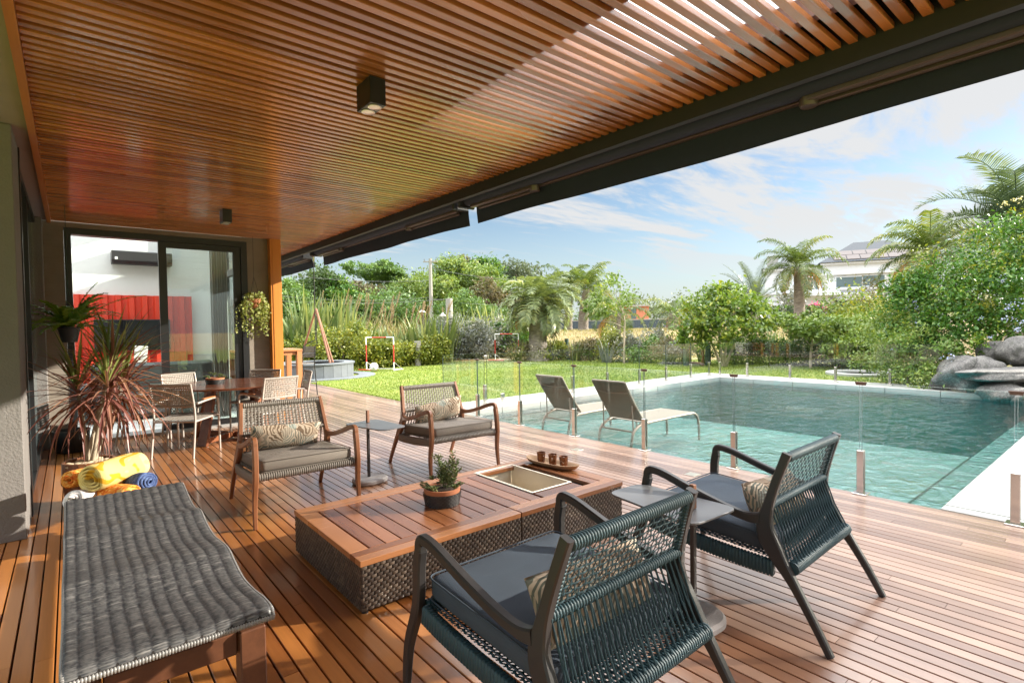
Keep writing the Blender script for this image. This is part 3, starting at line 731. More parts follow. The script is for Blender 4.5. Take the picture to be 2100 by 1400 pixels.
# sliding door
o = thing('sliding_door', 'black framed glass sliding door standing half open to the room', 'door', (1.07, 9.2, 0))
mb = MB(); a = -1.07
mb.box(-.028+a, .045+a, -.055, .10, .036, 2.858); mb.box(2.09+a, 2.178+a, -.055, .10, .036, 2.858); mb.box(.045+a, 2.09+a, -.055, .10, 2.775, 2.858); mb.build('frame', 'black', o)
mb = MB(); mb.box(1.01+a, 1.11+a, -.02, .03, .04, 2.774); mb.box(1.985+a, 2.088+a, -.02, .03, .04, 2.774); mb.box(1.11+a, 1.985+a, -.02, .03, .04, .12); mb.box(1.11+a, 1.985+a, -.02, .03, 2.69, 2.774)
pf = mb.build('door_leaf', 'black', o)
mb = MB(); mb.box(1.11+a, 1.985+a, .003, .011, .12, 2.69); mb.build('pane', 'winglass', pf)
# side window wall of the room
o = thing('window_wall', 'tall grey framed windows along the side of the living room', 'window', (2.5, 11.4, 0))
mb = MB()
for yy in (-1.80, -.95, -.10, .75, 1.60):
    m2 = MB(); m2.box(-.05, .05, yy-.05, yy+.05, .02, 4.3); m2.build('mullion', 'winframe', o)
for za, zb_ in ((2.56, 2.68), (.021, .12), (4.18, 4.299)): m2 = MB(); m2.box(-.045, .045, -1.849, 1.649, za, zb_); m2.build('transom', 'winframe', o)
mb = MB(); mb.box(-.006, .006, -1.8, 1.8, .1, 4.2); mb.build('pane', 'winglass', o)
# red corrugated cladding with screen, air conditioner, sofa, curtain
xr0, xr1 = GY(150, 603, 13.45).x, GY(392, 610, 13.45).x; zr = GY(200, 604, 13.45).z
mb = MB(); n = 9; ring = []
for k in range(n):
    w = (xr1-xr0)/n; x = xr0+k*w
    ring += [(x, 13.42), (x+w*.38, 13.42), (x+w*.5, 13.49), (x+w*.88, 13.49)]
ring.append((xr1, 13.42))
mb.loft([[(p[0], p[1], z) for p in ring] for z in (.02, zr)], False, False, .5, 0, False); mb.box(xr0, xr1, 13.50, 13.55, .02, zr)
tag(mb.build('corrugated_panel', 'red'), 'bright red corrugated metal panel on the living room wall', 'wall panel')
a, b_ = GY(192, 655, 13.3), GY(322, 717, 13.3)
o = thing('television', 'large black television on the red corrugated panel', 'television', (a.x, 13.36, b_.z))
mb = MB(); mb.box(0, b_.x-a.x+.25, -.03, .04, 0, a.z-b_.z, .5, 0, .006); sb = mb.build('body', 'black', o)
mb = MB(); mb.box(.012, b_.x-a.x+.238, -.034, -.0305, .012, a.z-b_.z-.012); mb.build('screen', 'screen', o)
a, b_ = GY(228, 513, 13.3), GY(228, 539, 13.3); W = 1.02; H_ = a.z-b_.z
o = thing('air_conditioner', 'dark grey wall air conditioner above the red panel', 'air conditioner', (a.x, 13.32, b_.z))
mb = MB(); mb.loft([[(x, -.10, .06), (x, -.11, H_-.02), (x, -.09, H_), (x, .23, H_), (x, .23, 0), (x, -.02, 0)] for x in (0, W)]); mb.build('body', 'charcoal', o, 40)
mb = MB(); mb.loft([[(x, -.104, .055), (x, -.03, -.004), (x, -.028, .002), (x, -.098, .058)] for x in (.03, W-.03)]); mb.build('louvre', 'black', o)
mb = MB(); mb.box(.05, .095, -.1115, -.1095, .07, .12); mb.build('sticker', 'white', o)
o = thing('sofa', 'dark leather sofa inside the room behind the glass', 'sofa', (1.55, 11.2, .012))
mb = MB(); mb.box(-1.3, .55, .25, .45, .05, .92, .5, 0, .05); mb.build('backrest', 'sofa', o, 40)
mb = MB(); mb.box(-1.3, .55, -.45, .245, .05, .42, .5, 0, .05); mb.build('seat', 'sofa', o, 40)
for xx in (-1.5, .555): mb = MB(); mb.box(xx, xx+.19, -.45, .45, .05, .62, .5, 0, .05); mb.build('armrest', 'sofa', o, 40)
a = GY(300, 748, 10.6)
mb = MB(); mb.box(-.09, .09, -.02, .02, 0, .30, .5, 0, .004); mb.box(-.10, -.09, -.021, .021, 0, .30); t = mb.build('box_file', 'white', org=(0,0,0)); t.location = (a.x, 10.55, .93-.3+.22); t.rotation_euler = (0, .1, 0)
tag(t, 'small white upright carton standing by the sofa inside', 'carton')
t.location = (a.x, 11.55, .932)
def curtain(x0, x1, y, label):
    mb = MB(); n = 40; ring = [(x0+(x1-x0)*k/n, y+.035*math.sin(k*1.15)+.01*math.sin(k*.7)) for k in range(n+1)]
    mb.loft([[(p[0], p[1], z) for p in ring] for z in (.04, 2.9)], False, False, .5, 0, False)
    tag(mb.build('curtain', 'curtain', smooth=180), label, 'curtain')
curtain(1.80, 2.06, 9.95, 'pale folded curtain hanging behind the right glass door leaf')

# ---------------- awnings along the deck edge
def awning(y0, y1, label, slack, La=(1.05, 1.0)):
    t = thing('awning', label, 'awning', (3.42, (y0+y1)/2, 2.87), 0, 'retractable awnings along the roof edge'); h = (y1-y0)/2
    mb = MB(); n = 16
    mb.loft([[(.078*math.cos(2*pi*k/n), yy, .078*math.sin(2*pi*k/n)) for k in range(n)] for yy in (-h+.06, h-.06)]); mb.build('fabric_roll', 'awn', t, 50)
    for s in (-1, 1):
        mb = MB(); mb.box(-.11, .10, s*(h-.03)-.022, s*(h-.03)+.022, -.10, .11, .5, 0, .01); mb.build('bracket', 'black', t)
    mb = MB(); mb.box(.065, .115, -h+.06, h-.06, -.075, -.035, .5, 0, .006); mb.build('front_bar', 'awnarm', t)
    for s in (-1, 1):
        L = La[0] if s < 0 else La[1]; mb = MB(); e = s*(h-.12)
        mb.box(-.02, .03, min(e, e-s*L), max(e, e-s*L), -.105, -.070, .5, 0, .006); mb.box(.055, .088, min(e-s*.05, e-s*L), max(e-s*.05, e-s*L), -.118, -.088, .5, 0, .006)
        mb.lathe([(.045, -.128), (.05, -.12), (.05, -.06), (.045, -.055)], .03, e-s*L, 14); mb.build('folding_arm', 'awnarm', t, 40)
    mb = MB(); n = 60; front = []; 
    rows = []
    for z_i, z in enumerate((-.04, -.13, -.245)):
        rows.append([(.118+.004*z_i*math.sin(k*.45+slack)+.012*(z_i == 2), -h+.05+(2*h-.1)*k/n, z-(z_i == 2)*(.007*math.sin(k*.21+slack)-.05*max(0, 1-k/24)*(y0 < 0))) for k in range(n+1)])
    mb.loft(rows, False, False, .5, 0, False); b2 = MB()
    mb.loft([[(p[0]+.004, p[1], p[2]) for p in r] for r in reversed(rows)], False, False, .5, 0, False)
    mb.build('valance', 'awn', t, 180)
    return t
awning(-1.2, 4.92, 'long black awning nearest the camera, rolled in with hanging valance', 0.3, (2.43, 1.0))
awning(4.98, 9.60, 'middle black awning rolled in over the open lawn view', 1.9, (1.15, .95))
awning(9.95, 14.0, 'farthest black awning, past the orange wood post', 4.1)
p0 = GY(650, 534, 9.66); 
o = thing('awning_crank', 'thin black crank rod hanging from the middle awning', 'crank rod', (3.42, 9.72, 2.74))
mb = MB(); ph = GX(657, 690, 3.42); dz = GX(660, 690, 3.42).z-2.74
mb.tube([(0,0,0), (0,.0,dz)], .008, 6)
mb.tube(smooth_path([(0,0,dz), (-.02,-.02,dz-.06), (-.14,-.02,dz-.12), (-.19,-.02,dz-.15), (-.19,-.02,dz-.26)], 4), .008, 6); mb.build('rod', 'black', o, 50)
mb = MB(); mb.lathe([(.012, -.06), (.025, -.02), (.02, .02), (.03, .05)], 0, 0, 10); mb.build('hook', 'steel', o, 50)

# ceiling spots
def spot(x, y, rz, label):
    t = thing('ceiling_spotlight', label, 'ceiling light', (x, y, CZ), rz, 'black box spotlights on the slatted ceiling')
    mb = MB(); mb.box(-.05, .05, -.095, .095, -.155, 0.0, .5, 0, .003); mb.build('housing', 'black', t)
    for yy in (-.045, .045):
        mb = MB(); mb.lathe([(.040, -.1555), (.040, -.160), (.034, -.160), (.030, -.1565)], 0, yy, 24, cap=(False, False)); mb.lathe([(.033, -.158), (.012, -.1575)], 0, yy, 24, cap=(False, True)); mb.build('lens', 'brush', t, 50)
spot(1.435, 3.03, 0, 'black twin spotlight on the ceiling above the woven chairs')
spot(1.50, 7.24, 0, 'smaller looking black spotlight on the ceiling by the glass door')
mb = MB(); mb.box(-.055, .055, -.055, .055, 0, .005, .5, 0, .002); t = mb.build('floor_light', 'brush'); t.location = (4.57, 4.36, .001)
tag(t, 'small square steel floor light behind the carved tray, in the deck', 'floor light', 'square floor lights set in the deck')
dup(t, (4.61, 2.87, .001), label='small square steel floor light beside the far navy armchair, in the deck')

# ---------------- frameless glass pool fence
mb = MB(); mb.box(-.055, .055, -.055, .055, 0, .012, .5, 0, .003); base0 = mb
def spigot(x, y, label, h=.37, rz=0, grp='steel spigots of the glass pool fence'):
    t = thing('fence_spigot', label, 'fence spigot', (x, y, 0.0), rz, grp)
    mb = MB(); mb.box(-.055, .055, -.055, .055, 0, .012, .5, 0, .003); mb.build('base_plate', 'steel', t)
    mb = MB(); mb.box(-.026, -.007, -.026, .026, .012, h, .5, 0, .003); mb.box(.007, .026, -.026, .026, .012, h, .5, 0, .003); mb.box(-.0068, .0068, -.026, .026, .012, .05); mb.build('clamp', 'steel', t)
    return t
dy = [-.36, .634, 1.595, 2.714, 3.802, 4.925, 6.035, 7.104]
nm = ['out at the right edge', 'on the deck at the right edge of the picture', 'on the deck right of the far navy armchair', 'on the deck behind the far navy armchair', 'on the deck in front of the nearer lounger', 'on the deck in front of the farther lounger', 'on the deck just left of the loungers', 'on the deck nearest the coping, behind a woven chair']
for y, s in zip(dy[1:], nm[1:]): spigot(5.12, y, 'polished steel fence spigot %s' % s)
fx = [(6.08, 8.2), (8.484, 8.2), (9.66, 8.22), (10.877, 8.22), (12.005, 8.22), (13.168, 8.22), (14.12, 8.22)]
fn = ['by the gate hinge', 'right of the gate', 'behind the farther lounger', 'behind the nearer lounger', 'on the left coping, third from the far corner', 'on the left coping, second from the far corner', 'on the left coping at the far corner']
for (x, y), s in zip(fx, fn): spigot(x, y, 'steel fence spigot %s' % s, .37, pi/2)
ry = [8.02, 7.216, 6.081, 5.011, 3.888]
rn = ['first on the far coping from the corner', 'second on the far coping, under the lemon tree', 'third on the far coping', 'fourth on the far coping, before the stone ring', 'fifth on the far coping, nearest the boulders']
for y, s in zip(ry, rn): spigot(14.345, y, 'steel fence spigot %s' % s)
def pane(x0, y0, x1, y1, label, zt=.94, z0=.045):
    L = math.hypot(x1-x0, y1-y0); a = math.atan2(y1-y0, x1-x0); g = .008
    t = thing('glass_fence', label, 'glass fence', (x0, y0, 0), a, 'clear sections of the glass pool fence')
    mb = MB(); v = [(g,-.006,z0),(L-g,-.006,z0),(L-g,.006,z0),(g,.006,z0),(g,-.006,zt),(L-g,-.006,zt),(L-g,.006,zt),(g,.006,zt)]
    mb.add(v, [(0,3,2,1),(4,5,6,7),(0,1,5,4),(1,2,6,5),(2,3,7,6),(3,0,4,7)], .5, [1,2,0,1,0,1])
    mb.build('pane', ['glass', 'glassedge', 'glasstop_sheen'], t); return t
for k in range(len(dy)-1):
    pane(5.12, dy[k], 5.12, dy[k+1], 'deck-side glass section ending at the spigot %s' % nm[k+1].replace('on the deck ', ''))
pane(5.12, 7.104, 5.14, 8.19, 'clear glass section between the deck and the left coping')
pane(5.14, 8.2, 6.08, 8.2, 'clear glass section left of the gate on the coping', .98)
for k in range(1, len(fx)-1): pane(fx[k][0], fx[k][1], fx[k+1][0], fx[k+1][1], 'left coping glass section from the spigot %s' % fn[k].replace('on the left coping, ', ''))
for k in range(len(ry)-1): pane(14.345, ry[k], 14.345, ry[k+1], 'far coping glass section, %s from the corner' % rn[k].split(' on')[0])
pane(14.345, 3.888, 14.345, 2.75, 'clear glass section running into the boulders')
# gate with hinges and latch
t = thing('glass_gate', 'frameless glass gate with steel hinges on the left coping', 'gate', (6.13, 8.2, 0), 0)
mb = MB(); v = [(0,-.005,.06),(2.28,-.005,.06),(2.28,.005,.06),(0,.005,.06),(0,-.005,.96),(2.28,-.005,.96),(2.28,.005,.96),(0,.005,.96)]
mb.add(v, [(0,3,2,1),(4,5,6,7),(0,1,5,4),(1,2,6,5),(2,3,7,6),(3,0,4,7)], .5, [1,2,0,1,0,1]); mb.build('pane', ['glass', 'glassedge', 'glasstop_sheen'], t)
for xx in (.38, 1.95):
    mb = MB(); mb.box(xx-.05, xx+.05, -.016, .016, .05, .17, .5, 0, .008); mb.lathe([(.03, .012), (.03, .06)], xx, 0, 12); mb.build('bottom_hinge', 'steel', t, 40)
mb = MB(); mb.box(-.06, .06, -.018, .018, .88, .93, .5, 0, .008); mb.lathe([(.022, .87), (.022, .945)], .03, -.02, 12); mb.build('latch', 'steel', t, 40)
# clips on top of the joints
mb = MB(); mb.box(-.010, .010, -.042, .042, -.008, .006, .5, 0, .002); mb.box(-.009, -.0056, -.036, .036, -.022, -.008); mb.box(.0056, .009, -.036, .036, -.022, -.008); clip0 = None
for y, s in zip(dy[1:], nm[1:]):
    if clip0 is None: clip0 = c = mb.build('glass_clip', 'clip')
    else: c = dup(clip0)
    c.location = (5.12, y, .942); c['group'] = 'brown clips on the glass joints'; c['category'] = 'glass clip'
    c['label'] = 'small brown clip on the glass above the spigot %s' % s.replace('on the deck ', '')

# ================================================================== lounge chairs (front = local +y)
def weave_grid(mb, A, B, C_, D_, nu, nv, wu, wv, amp, th=.0018, seg=2):
    """woven straps on the quad A(0,0) B(1,0) C(1,1) D(0,1): nu straps running along v, nv along u"""
    A, B, C_, D_ = map(Vector, (A, B, C_, D_)); nrm = (B-A).cross(D_-A).normalized()
    def pt(u, v): return (A*(1-u)+B*u)*(1-v)+(D_*(1-u)+C_*u)*v
    for i in range(nu):
        u = (i+.5)/nu; pts = []
        for j in range(nv*seg+1):
            v = j/(nv*seg); s = math.sin((v*nv-.0)*pi+ (pi if i % 2 else 0)); pts.append(pt(u, v)+nrm*amp*s)
        mb.strip(pts, wu, nrm, th)
    for j in range(nv):
        v = (j+.5)/nv; pts = []
        for i in range(nu*seg+1):
            u = i/(nu*seg); s = -math.sin((u*nu)*pi+(0 if j % 2 == 0 else pi)); pts.append(pt(u, v)-nrm*amp*s*-1*.8)
        mb.strip(pts, wv, nrm, th)
def wrapped(mb, a, b, r, pitch, n=10, sy=1.0, ov=.22):
    """a rail wound with cord"""
    a, b = Vector(a), Vector(b); L = (b-a).length; k = max(3, int(L/pitch)); pts = []; rr = []
    for i in range(k):
        for f, q in ((.02, 1-ov), (.25, 1.0), (.75, 1.0), (.98, 1-ov)):
            pts.append(a.lerp(b, (i+f)/k)); rr.append(r*q)
    mb.tube(pts, rr, n, [random.uniform(.2, .8) for _ in range(len(pts)*n)] if False else None)
def cushion(mb, x0, x1, y0, y1, z0, z1, slope=0.0, r=.025, puff=.008):
    """box cushion with rounded edges; slope lowers the back"""
    n = 10; rings = []
    prof = [(r, 0), (r*.3, r*.3), (0, r), (0, 1-r), (r*.3, 1-r*.3), (r, 1)]
    H_ = z1-z0
    for ins, zf in ((.02, 0.0), (.006, .10), (0, .25), (0, .75), (.006, .90), (.022, .985), (.06, 1.0)):
        ring = rrect(x0+ins, x1-ins, y0+ins, y1-ins, max(.012, .035-ins*.3), 3)
        rings.append([(x, y, z0+H_*zf-slope*((y1-y)/(y1-y0))) for x, y in ring])
    cx, cy = (x0+x1)/2, (y0+y1)/2
    rings.append([(cx+(x-cx)*.5, cy+(y-cy)*.5, z+puff) for x, y, z in rings[-1]])
    mb.loft(rings, True, True, .5)
def pillow(mb, w, h, t, n=18, m=10, seed=0):
    """soft lumbar pillow in the x-z plane, thickness along y"""
    random.seed(seed); V_ = []; F_ = []
    for side in (1, -1):
        for j in range(m+1):
            for i in range(n+1):
                u, v = i/n*2-1, j/m*2-1
                e = (1-abs(u)**3.2)*(1-abs(v)**2.4); d = t/2*max(0, e)**.55
                k = 1-.05*(abs(u)**4)*(1-v*v) ; kk = 1-.10*(1-u*u)*(v*v)*.6
                wr = .004*math.sin(9*u+3*v)*e
                V_.append((u*w/2*(1-.035*(1-v*v)), side*(d+wr), v*h/2*(1-.06*(1-u*u)*0)*(1-.05*(1-abs(u))) ))
    k = (n+1)*(m+1)
    for s in range(2):
        for j in range(m):
            for i in range(n):
                a = s*k+j*(n+1)+i; q = (a, a+1, a+n+2, a+n+1); F_.append(q if s else q[::-1])
    mb.add(V_, F_, .5)

def lounge_chair(name, label, group, frame, cord, fab, fy, mesh, weave):
    t = thing(name, label, 'armchair', (0,0,0), 0, group)
    for s in (-1, 1):
        mb = MB()
        leg = smooth_path([(s*.398, fy, 0), (s*.393, fy-.02, .20), (s*.387, .375, .38), (s*.384, .365, .54), (s*.383, .352, .605)], 4)
        mb.sweep(leg, [.026+.012*min(1, p.z/.35) for p in leg], [.030+.018*min(1, p.z/.35) for p in leg], bev=.35)
        mb.build('leg', frame, t, 40)
        arm = smooth_path([(s*.383, .354, .595), (s*.383, .353, .628), (s*.383, .342, .646), (s*.382, .318, .650), (s*.381, .24, .637), (s*.378, .05, .578), (s*.374, -.10, .538), (s*.368, -.20, .520), (s*.362, -.262, .525)], 5)
        mb = MB(); n = len(arm); mb.sweep(arm, [.038]*n, [.042-.004*math.sin(pi*i/(n-1))+.012*(i > n*.82)*(i/n-.82)*6 for i in range(n)], bev=.35)
        mb.build('arm', frame, t, 40)
        post = smooth_path([(s*.386, -.572, 0), (s*.384, -.50, .13), (s*.379, -.415, .27), (s*.374, -.345, .37), (s*.366, -.288, .47), (s*.356, -.290, .56), (s*.343, -.325, .70), (s*.330, -.372, .845)], 5)
        mb = MB(); n = len(post); mb.sweep(post, [.030+.006*math.sin(pi*i/(n-1)) for i in range(n)], [.030+.045*math.exp(-((p.z-.44)/.11)**2)+.010*min(1, p.z/.3) for p in post], bev=.35)
        mb.build('back_leg', frame, t, 40)
        # side rail, wound with cord
        mb = MB(); a, b_ = Vector((s*.382, .335, .352)), Vector((s*.376, -.33, .300)); k = 40; pts = []; wt = []; 
        for i in range(k):
            for f, q in ((.03, .86), (.3, 1), (.7, 1), (.97, .86)):
                p = a.lerp(b_, (i+f)/k); p.z += .012*(2*abs((i+f)/k-.5))**3; pts.append(p); wt.append(q)
        mb.sweep(pts, [.034*q for q in wt], [(.078)*q for q in wt], bev=.35); mb.build('side_rail', cord, t, 60)
    mb = MB()
    wrapped(mb, (-.315, -.365, .822), (.315, -.365, .822), .0235, weave['wrap']); mb.build('back_rail', cord, t, 60)
    mb = MB(); wrapped(mb, (-.35, -.300, .592), (.35, -.300, .592), .0215, weave['wrap']); mb.build('back_rail', cord, t, 60)
    mb = MB(); wrapped(mb, (-.362, -.405, .325), (.362, -.405, .325), .031, weave['wrap']); mb.build('seat_rail', cord, t, 60)
    mb = MB(); wrapped(mb, (-.365, .352, .372), (.365, .352, .372), .031, weave['wrap'], ov=.3); mb.build('seat_rail', cord, t, 60)
    # upper woven panel: dense band at the top like the photo, open below
    mb = MB(); u0, u1 = weave['z'] ; yz = lambda z: -.300-(z-.592)*.283
    weave_grid(mb, (-.335, yz(u0), u0), (.335, yz(u0), u0), (.316, yz(u1), u1), (-.316, yz(u1), u1), weave['nu'], weave['nv'], weave['wu'], weave['wv'], weave['amp'])
    for s in (-1, 1): wrapped(mb, (s*.332, yz(.61)+.0, .612), (s*.316, yz(.80), .80), .014, weave['wrap'], 8)
    mb.build('back_weave', cord, t)
    mb = MB(); n = weave['cords']
    for i in range(n):
        f = (i+.5)/n*2-1
        for q in (-1, 1):
            o = q*.006; mb.tube([(f*.335+o*.3, -.300+.018*q, .592), (f*.345+o*.6, -.352+.010*q, .46), (f*.35+o, -.405+.026*q, .330)], .0038 if cord == 'teal' else .0045, 5)
    mb.build('lower_cords', cord, t, 60)
    mb = MB(); nu = weave['su']
    weave_grid(mb, (-.362, -.40, .345), (.362, -.40, .345), (.362, .352, .392), (-.362, .352, .392), nu, weave['sv'], weave['sw'], weave['sw'], .004)
    mb.build('seat_weave', cord, t)
    mb = MB(); cushion(mb, -.348, .348, -.31, .362, .402, .492, .045); c = mb.build('seat_cushion', fab, t, 50)
    mb = MB(); 
    for z in (.405, .487): 
        ring = [(x, y, z-.045*((.362-y)/.672)) for x, y in rrect(-.350, .350, -.312, .364, .034, 3)]; mb.tube(ring+[ring[0], ring[1]], .0035, 5)
    mb.build('piping', fab, c, 60)
    pl = MB(); pillow(pl, .58, .235, .13); M_ = Matrix.Translation((weave['px'], -.205, weave.get('pz', .555))) @ Matrix.Rotation(-.42, 4, 'X') @ Matrix.Rotation(weave['pr'], 4, 'Y'); pl.xf(M_)
    return t, pl
NW = dict(wrap=.0125, z=(.612, .805), nu=27, nv=8, wu=.0088, wv=.0085, amp=.003, cords=23, su=44, sv=38, sw=.010, px=-.02, pr=.03, pz=.530)
WW = dict(wrap=.016, z=(.612, .805), nu=23, nv=9, wu=.0165, wv=.0115, amp=.0045, cords=21, su=30, sv=27, sw=.016, px=.02, pr=-.07)
def set_chair(t, pl, x, y, rz, plabel):
    t.location = (x, y, 0.001); t.rotation_euler = (0,0,rz)
    o = pl.build('lumbar_pillow', 'print', None, 60); o.location = (x, y, .001); o.rotation_euler = (0,0,rz)
    return tag(o, plabel, 'pillow', 'leaf print lumbar pillows')
st = random.getstate()
t, pl = lounge_chair('armchair', 'dark teal corded armchair nearest the camera, seen from behind', 'dark teal corded armchairs', 'charcoal', 'teal', 'navyfab', .46, None, NW)
set_chair(t, pl, 1.403, 1.450, .0168, 'leaf print pillow on the navy armchair nearest the camera')
c = dup(t, label='dark teal corded armchair at the right, beside the pool glass'); c.location = (2.865, 1.475, .001); c.rotation_euler = (0,0,.031)
pl2 = MB(); pillow(pl2, .56, .24, .13); pl2.xf(Matrix.Translation((-.05, -.205, .535)) @ Matrix.Rotation(-.42, 4, 'X') @ Matrix.Rotation(.05, 4, 'Y'))
set_chair(c, pl2, 2.865, 1.475, .031, 'leaf print pillow on the navy armchair beside the pool glass')
WW['pr'] = -.06
t, pl = lounge_chair('armchair', 'brown wood armchair with taupe weave, left of the small side table', 'brown wood armchairs with taupe weave', 'chairwood', 'taupe', 'greyfab', .375, None, WW)
set_chair(t, pl, 1.415, 4.570, 3.114, 'leaf print pillow on the wood armchair left of the side table')
c = dup(t, label='brown wood armchair with taupe weave, right of the small side table, near the glass'); c.location = (3.027, 4.768, .001); c.rotation_euler = (0,0,3.106)
pl2 = MB(); pillow(pl2, .56, .26, .14); pl2.xf(Matrix.Translation((-.02, -.205, .56)) @ Matrix.Rotation(-.42, 4, 'X') @ Matrix.Rotation(.16, 4, 'Y'))
set_chair(c, pl2, 3.027, 4.768, 3.106, 'leaf print pillow leaning in the wood armchair near the pool glass')
random.setstate(st)

# ------------------------------------------------------------------ coffee table with ice well
t = thing('coffee_table', 'low woven coffee table with slatted wood top and steel ice well', 'coffee table', (2.13, 3.08, 0))
X0, X1, Y0, Y1 = 1.10-2.13, 3.16-2.13, 2.56-3.08, 3.58-3.08; XM = 2.165-2.13
def wicker_side(mb, p0, dirv, nrm, L, z0, z1, rowh=.0165, cw=.034):
    p0, dirv, nrm = Vector(p0), Vector(dirv), Vector(nrm); nr = int((z1-z0)/rowh); rh = (z1-z0)/nr; nc = int(L/cw); w = L/nc
    for r in range(nr):
        za = z0+r*rh+.001; zb = za+rh-.0022; off = .5 if r % 2 else 0
        for k in range(-1, nc+1):
            a, b_ = max(0, (k+off)*w+.001), min(L, (k+off+1)*w-.001)
            if b_-a < .004: continue
            m = (a+b_)/2; pts = []
            for s, d in ((a, -.001), (a+(b_-a)*.22, .0042), (b_-(b_-a)*.22, .0042), (b_, -.001)):
                q = p0+dirv*s+nrm*d; pts.append([(q.x, q.y, za), (q.x-nrm.x*-.0012, q.y-nrm.y*-.0012, (za+zb)/2), (q.x, q.y, zb)])
            v = [p for col in pts for p in col]; f = []
            for i in range(3):
                for j in range(2): f.append((i*3+j, (i+1)*3+j, (i+1)*3+j+1, i*3+j+1))
            mb.add(v, f, random.uniform(.1, .6) if random.random() > .12 else .9)
for (xa, xb) in ((X0, XM-.004), (XM+.004, X1)):
    mb = MB(); mb.box(xa+.004, xb-.004, Y0+.004, Y1-.004, .018, .030); mb.box(xa+.004, xb-.004, Y0+.004, Y0+.02, .0305, .250); mb.box(xa+.004, xb-.004, Y1-.02, Y1-.004, .0305, .250); mb.box(xa+.004, xa+.02, Y0+.021, Y1-.021, .0305, .250); mb.box(xb-.02, xb-.004, Y0+.021, Y1-.021, .0305, .250); mb.box(xa+.021, min(xb-.021, .330), Y0+.021, Y1-.021, .236, .250); cr = mb.build('base', 'wickback', t)
    mb = MB(); wicker_side(mb, (xa, Y0, 0), (1,0,0), (0,-1,0), xb-xa, .022, .252); wicker_side(mb, (xb, Y1, 0), (-1,0,0), (0,1,0), xb-xa, .022, .252)
    wicker_side(mb, (xa, Y1, 0), (0,-1,0), (-1,0,0), Y1-Y0, .022, .252); wicker_side(mb, (xb, Y0, 0), (0,1,0), (1,0,0), Y1-Y0, .022, .252)
    mb.build('weave', 'wicker', cr, 60)
    for sx in (xa+.03, xb-.03):
        for sy in (Y0+.03, Y1-.03): mb = MB(); mb.lathe([(.018, 0), (.018, .02)], sx, sy, 10); mb.build('foot', 'black', t, 40)
zt, zb = .284, .252
for (xa, xb, ends) in ((X0-.006, XM-.003, 0), (XM+.003, X1+.006, 1)):
    mb = MB()   # rim of two boards each side and one across the outer end
    for (ya, yb) in ((Y0-.006, Y0+.060), (Y0+.063, Y0+.125), (Y1-.125, Y1-.063), (Y1-.060, Y1+.006)): mb.box(xa, xb, ya, yb, zb, zt, random.random(), 0, .0025)
    xe = (xa, xa+.105) if ends == 0 else (xb-.105, xb); mb.box(xe[0], xe[1], Y0+.128, Y1-.128, zb, zt, random.random(), 0, .0025)
    mb.build('top_rim', 'rimwood', t)
    mb = MB(); s0, s1 = (xe[1]+.006, xb) if ends == 0 else (xa, xe[0]-.006)
    n = 10 if ends == 0 else 9; w = (s1-s0)/n
    for k in range(n):
        a, b_ = s0+k*w+.003, s0+(k+1)*w-.003
        if ends == 1 and a < .75 and b_ > .36 : continue
        mb.box(a, b_, Y0+.130, Y1-.130, zb+.004, zt-.001, random.random(), 0, .002)
    if ends == 1:
        for (ya, yb) in ((Y0+.130, -.28), (.43, Y1-.130)):
            if yb-ya > .01: mb.box(.352, .742, ya, yb, zb+.004, zt-.001, random.random(), 0, .002)
    mb.build('slat_top', 'tablewood', t)
bx0, bx1, by0, by1 = .355, .735, -.272, .422
mb = MB(); d = .245
mb.loft([rr for rr in ([(x, y, zt+.003) for x, y in rrect(bx0-.012, bx1+.012, by0-.012, by1+.012, .012)], [(x, y, zt+.0045) for x, y in rrect(bx0-.008, bx1+.008, by0-.008, by1+.008, .012)], [(x, y, zt+.0045) for x, y in rrect(bx0+.008, bx1-.008, by0+.008, by1-.008, .012)], [(x, y, zt-.006) for x, y in rrect(bx0+.012, bx1-.012, by0+.012, by1-.012, .012)], [(x, y, zt-d) for x, y in rrect(bx0+.02, bx1-.02, by0+.02, by1-.02, .02)])], False, True)
mb.build('ice_well', 'bin', t, 40)
mb = MB(); mb.lathe([(.02, zt-d+.001), (.018, zt-d+.003), (.010, zt-d+.003)], .55, 0, 14); mb.build('drain', 'steel', t, 40)

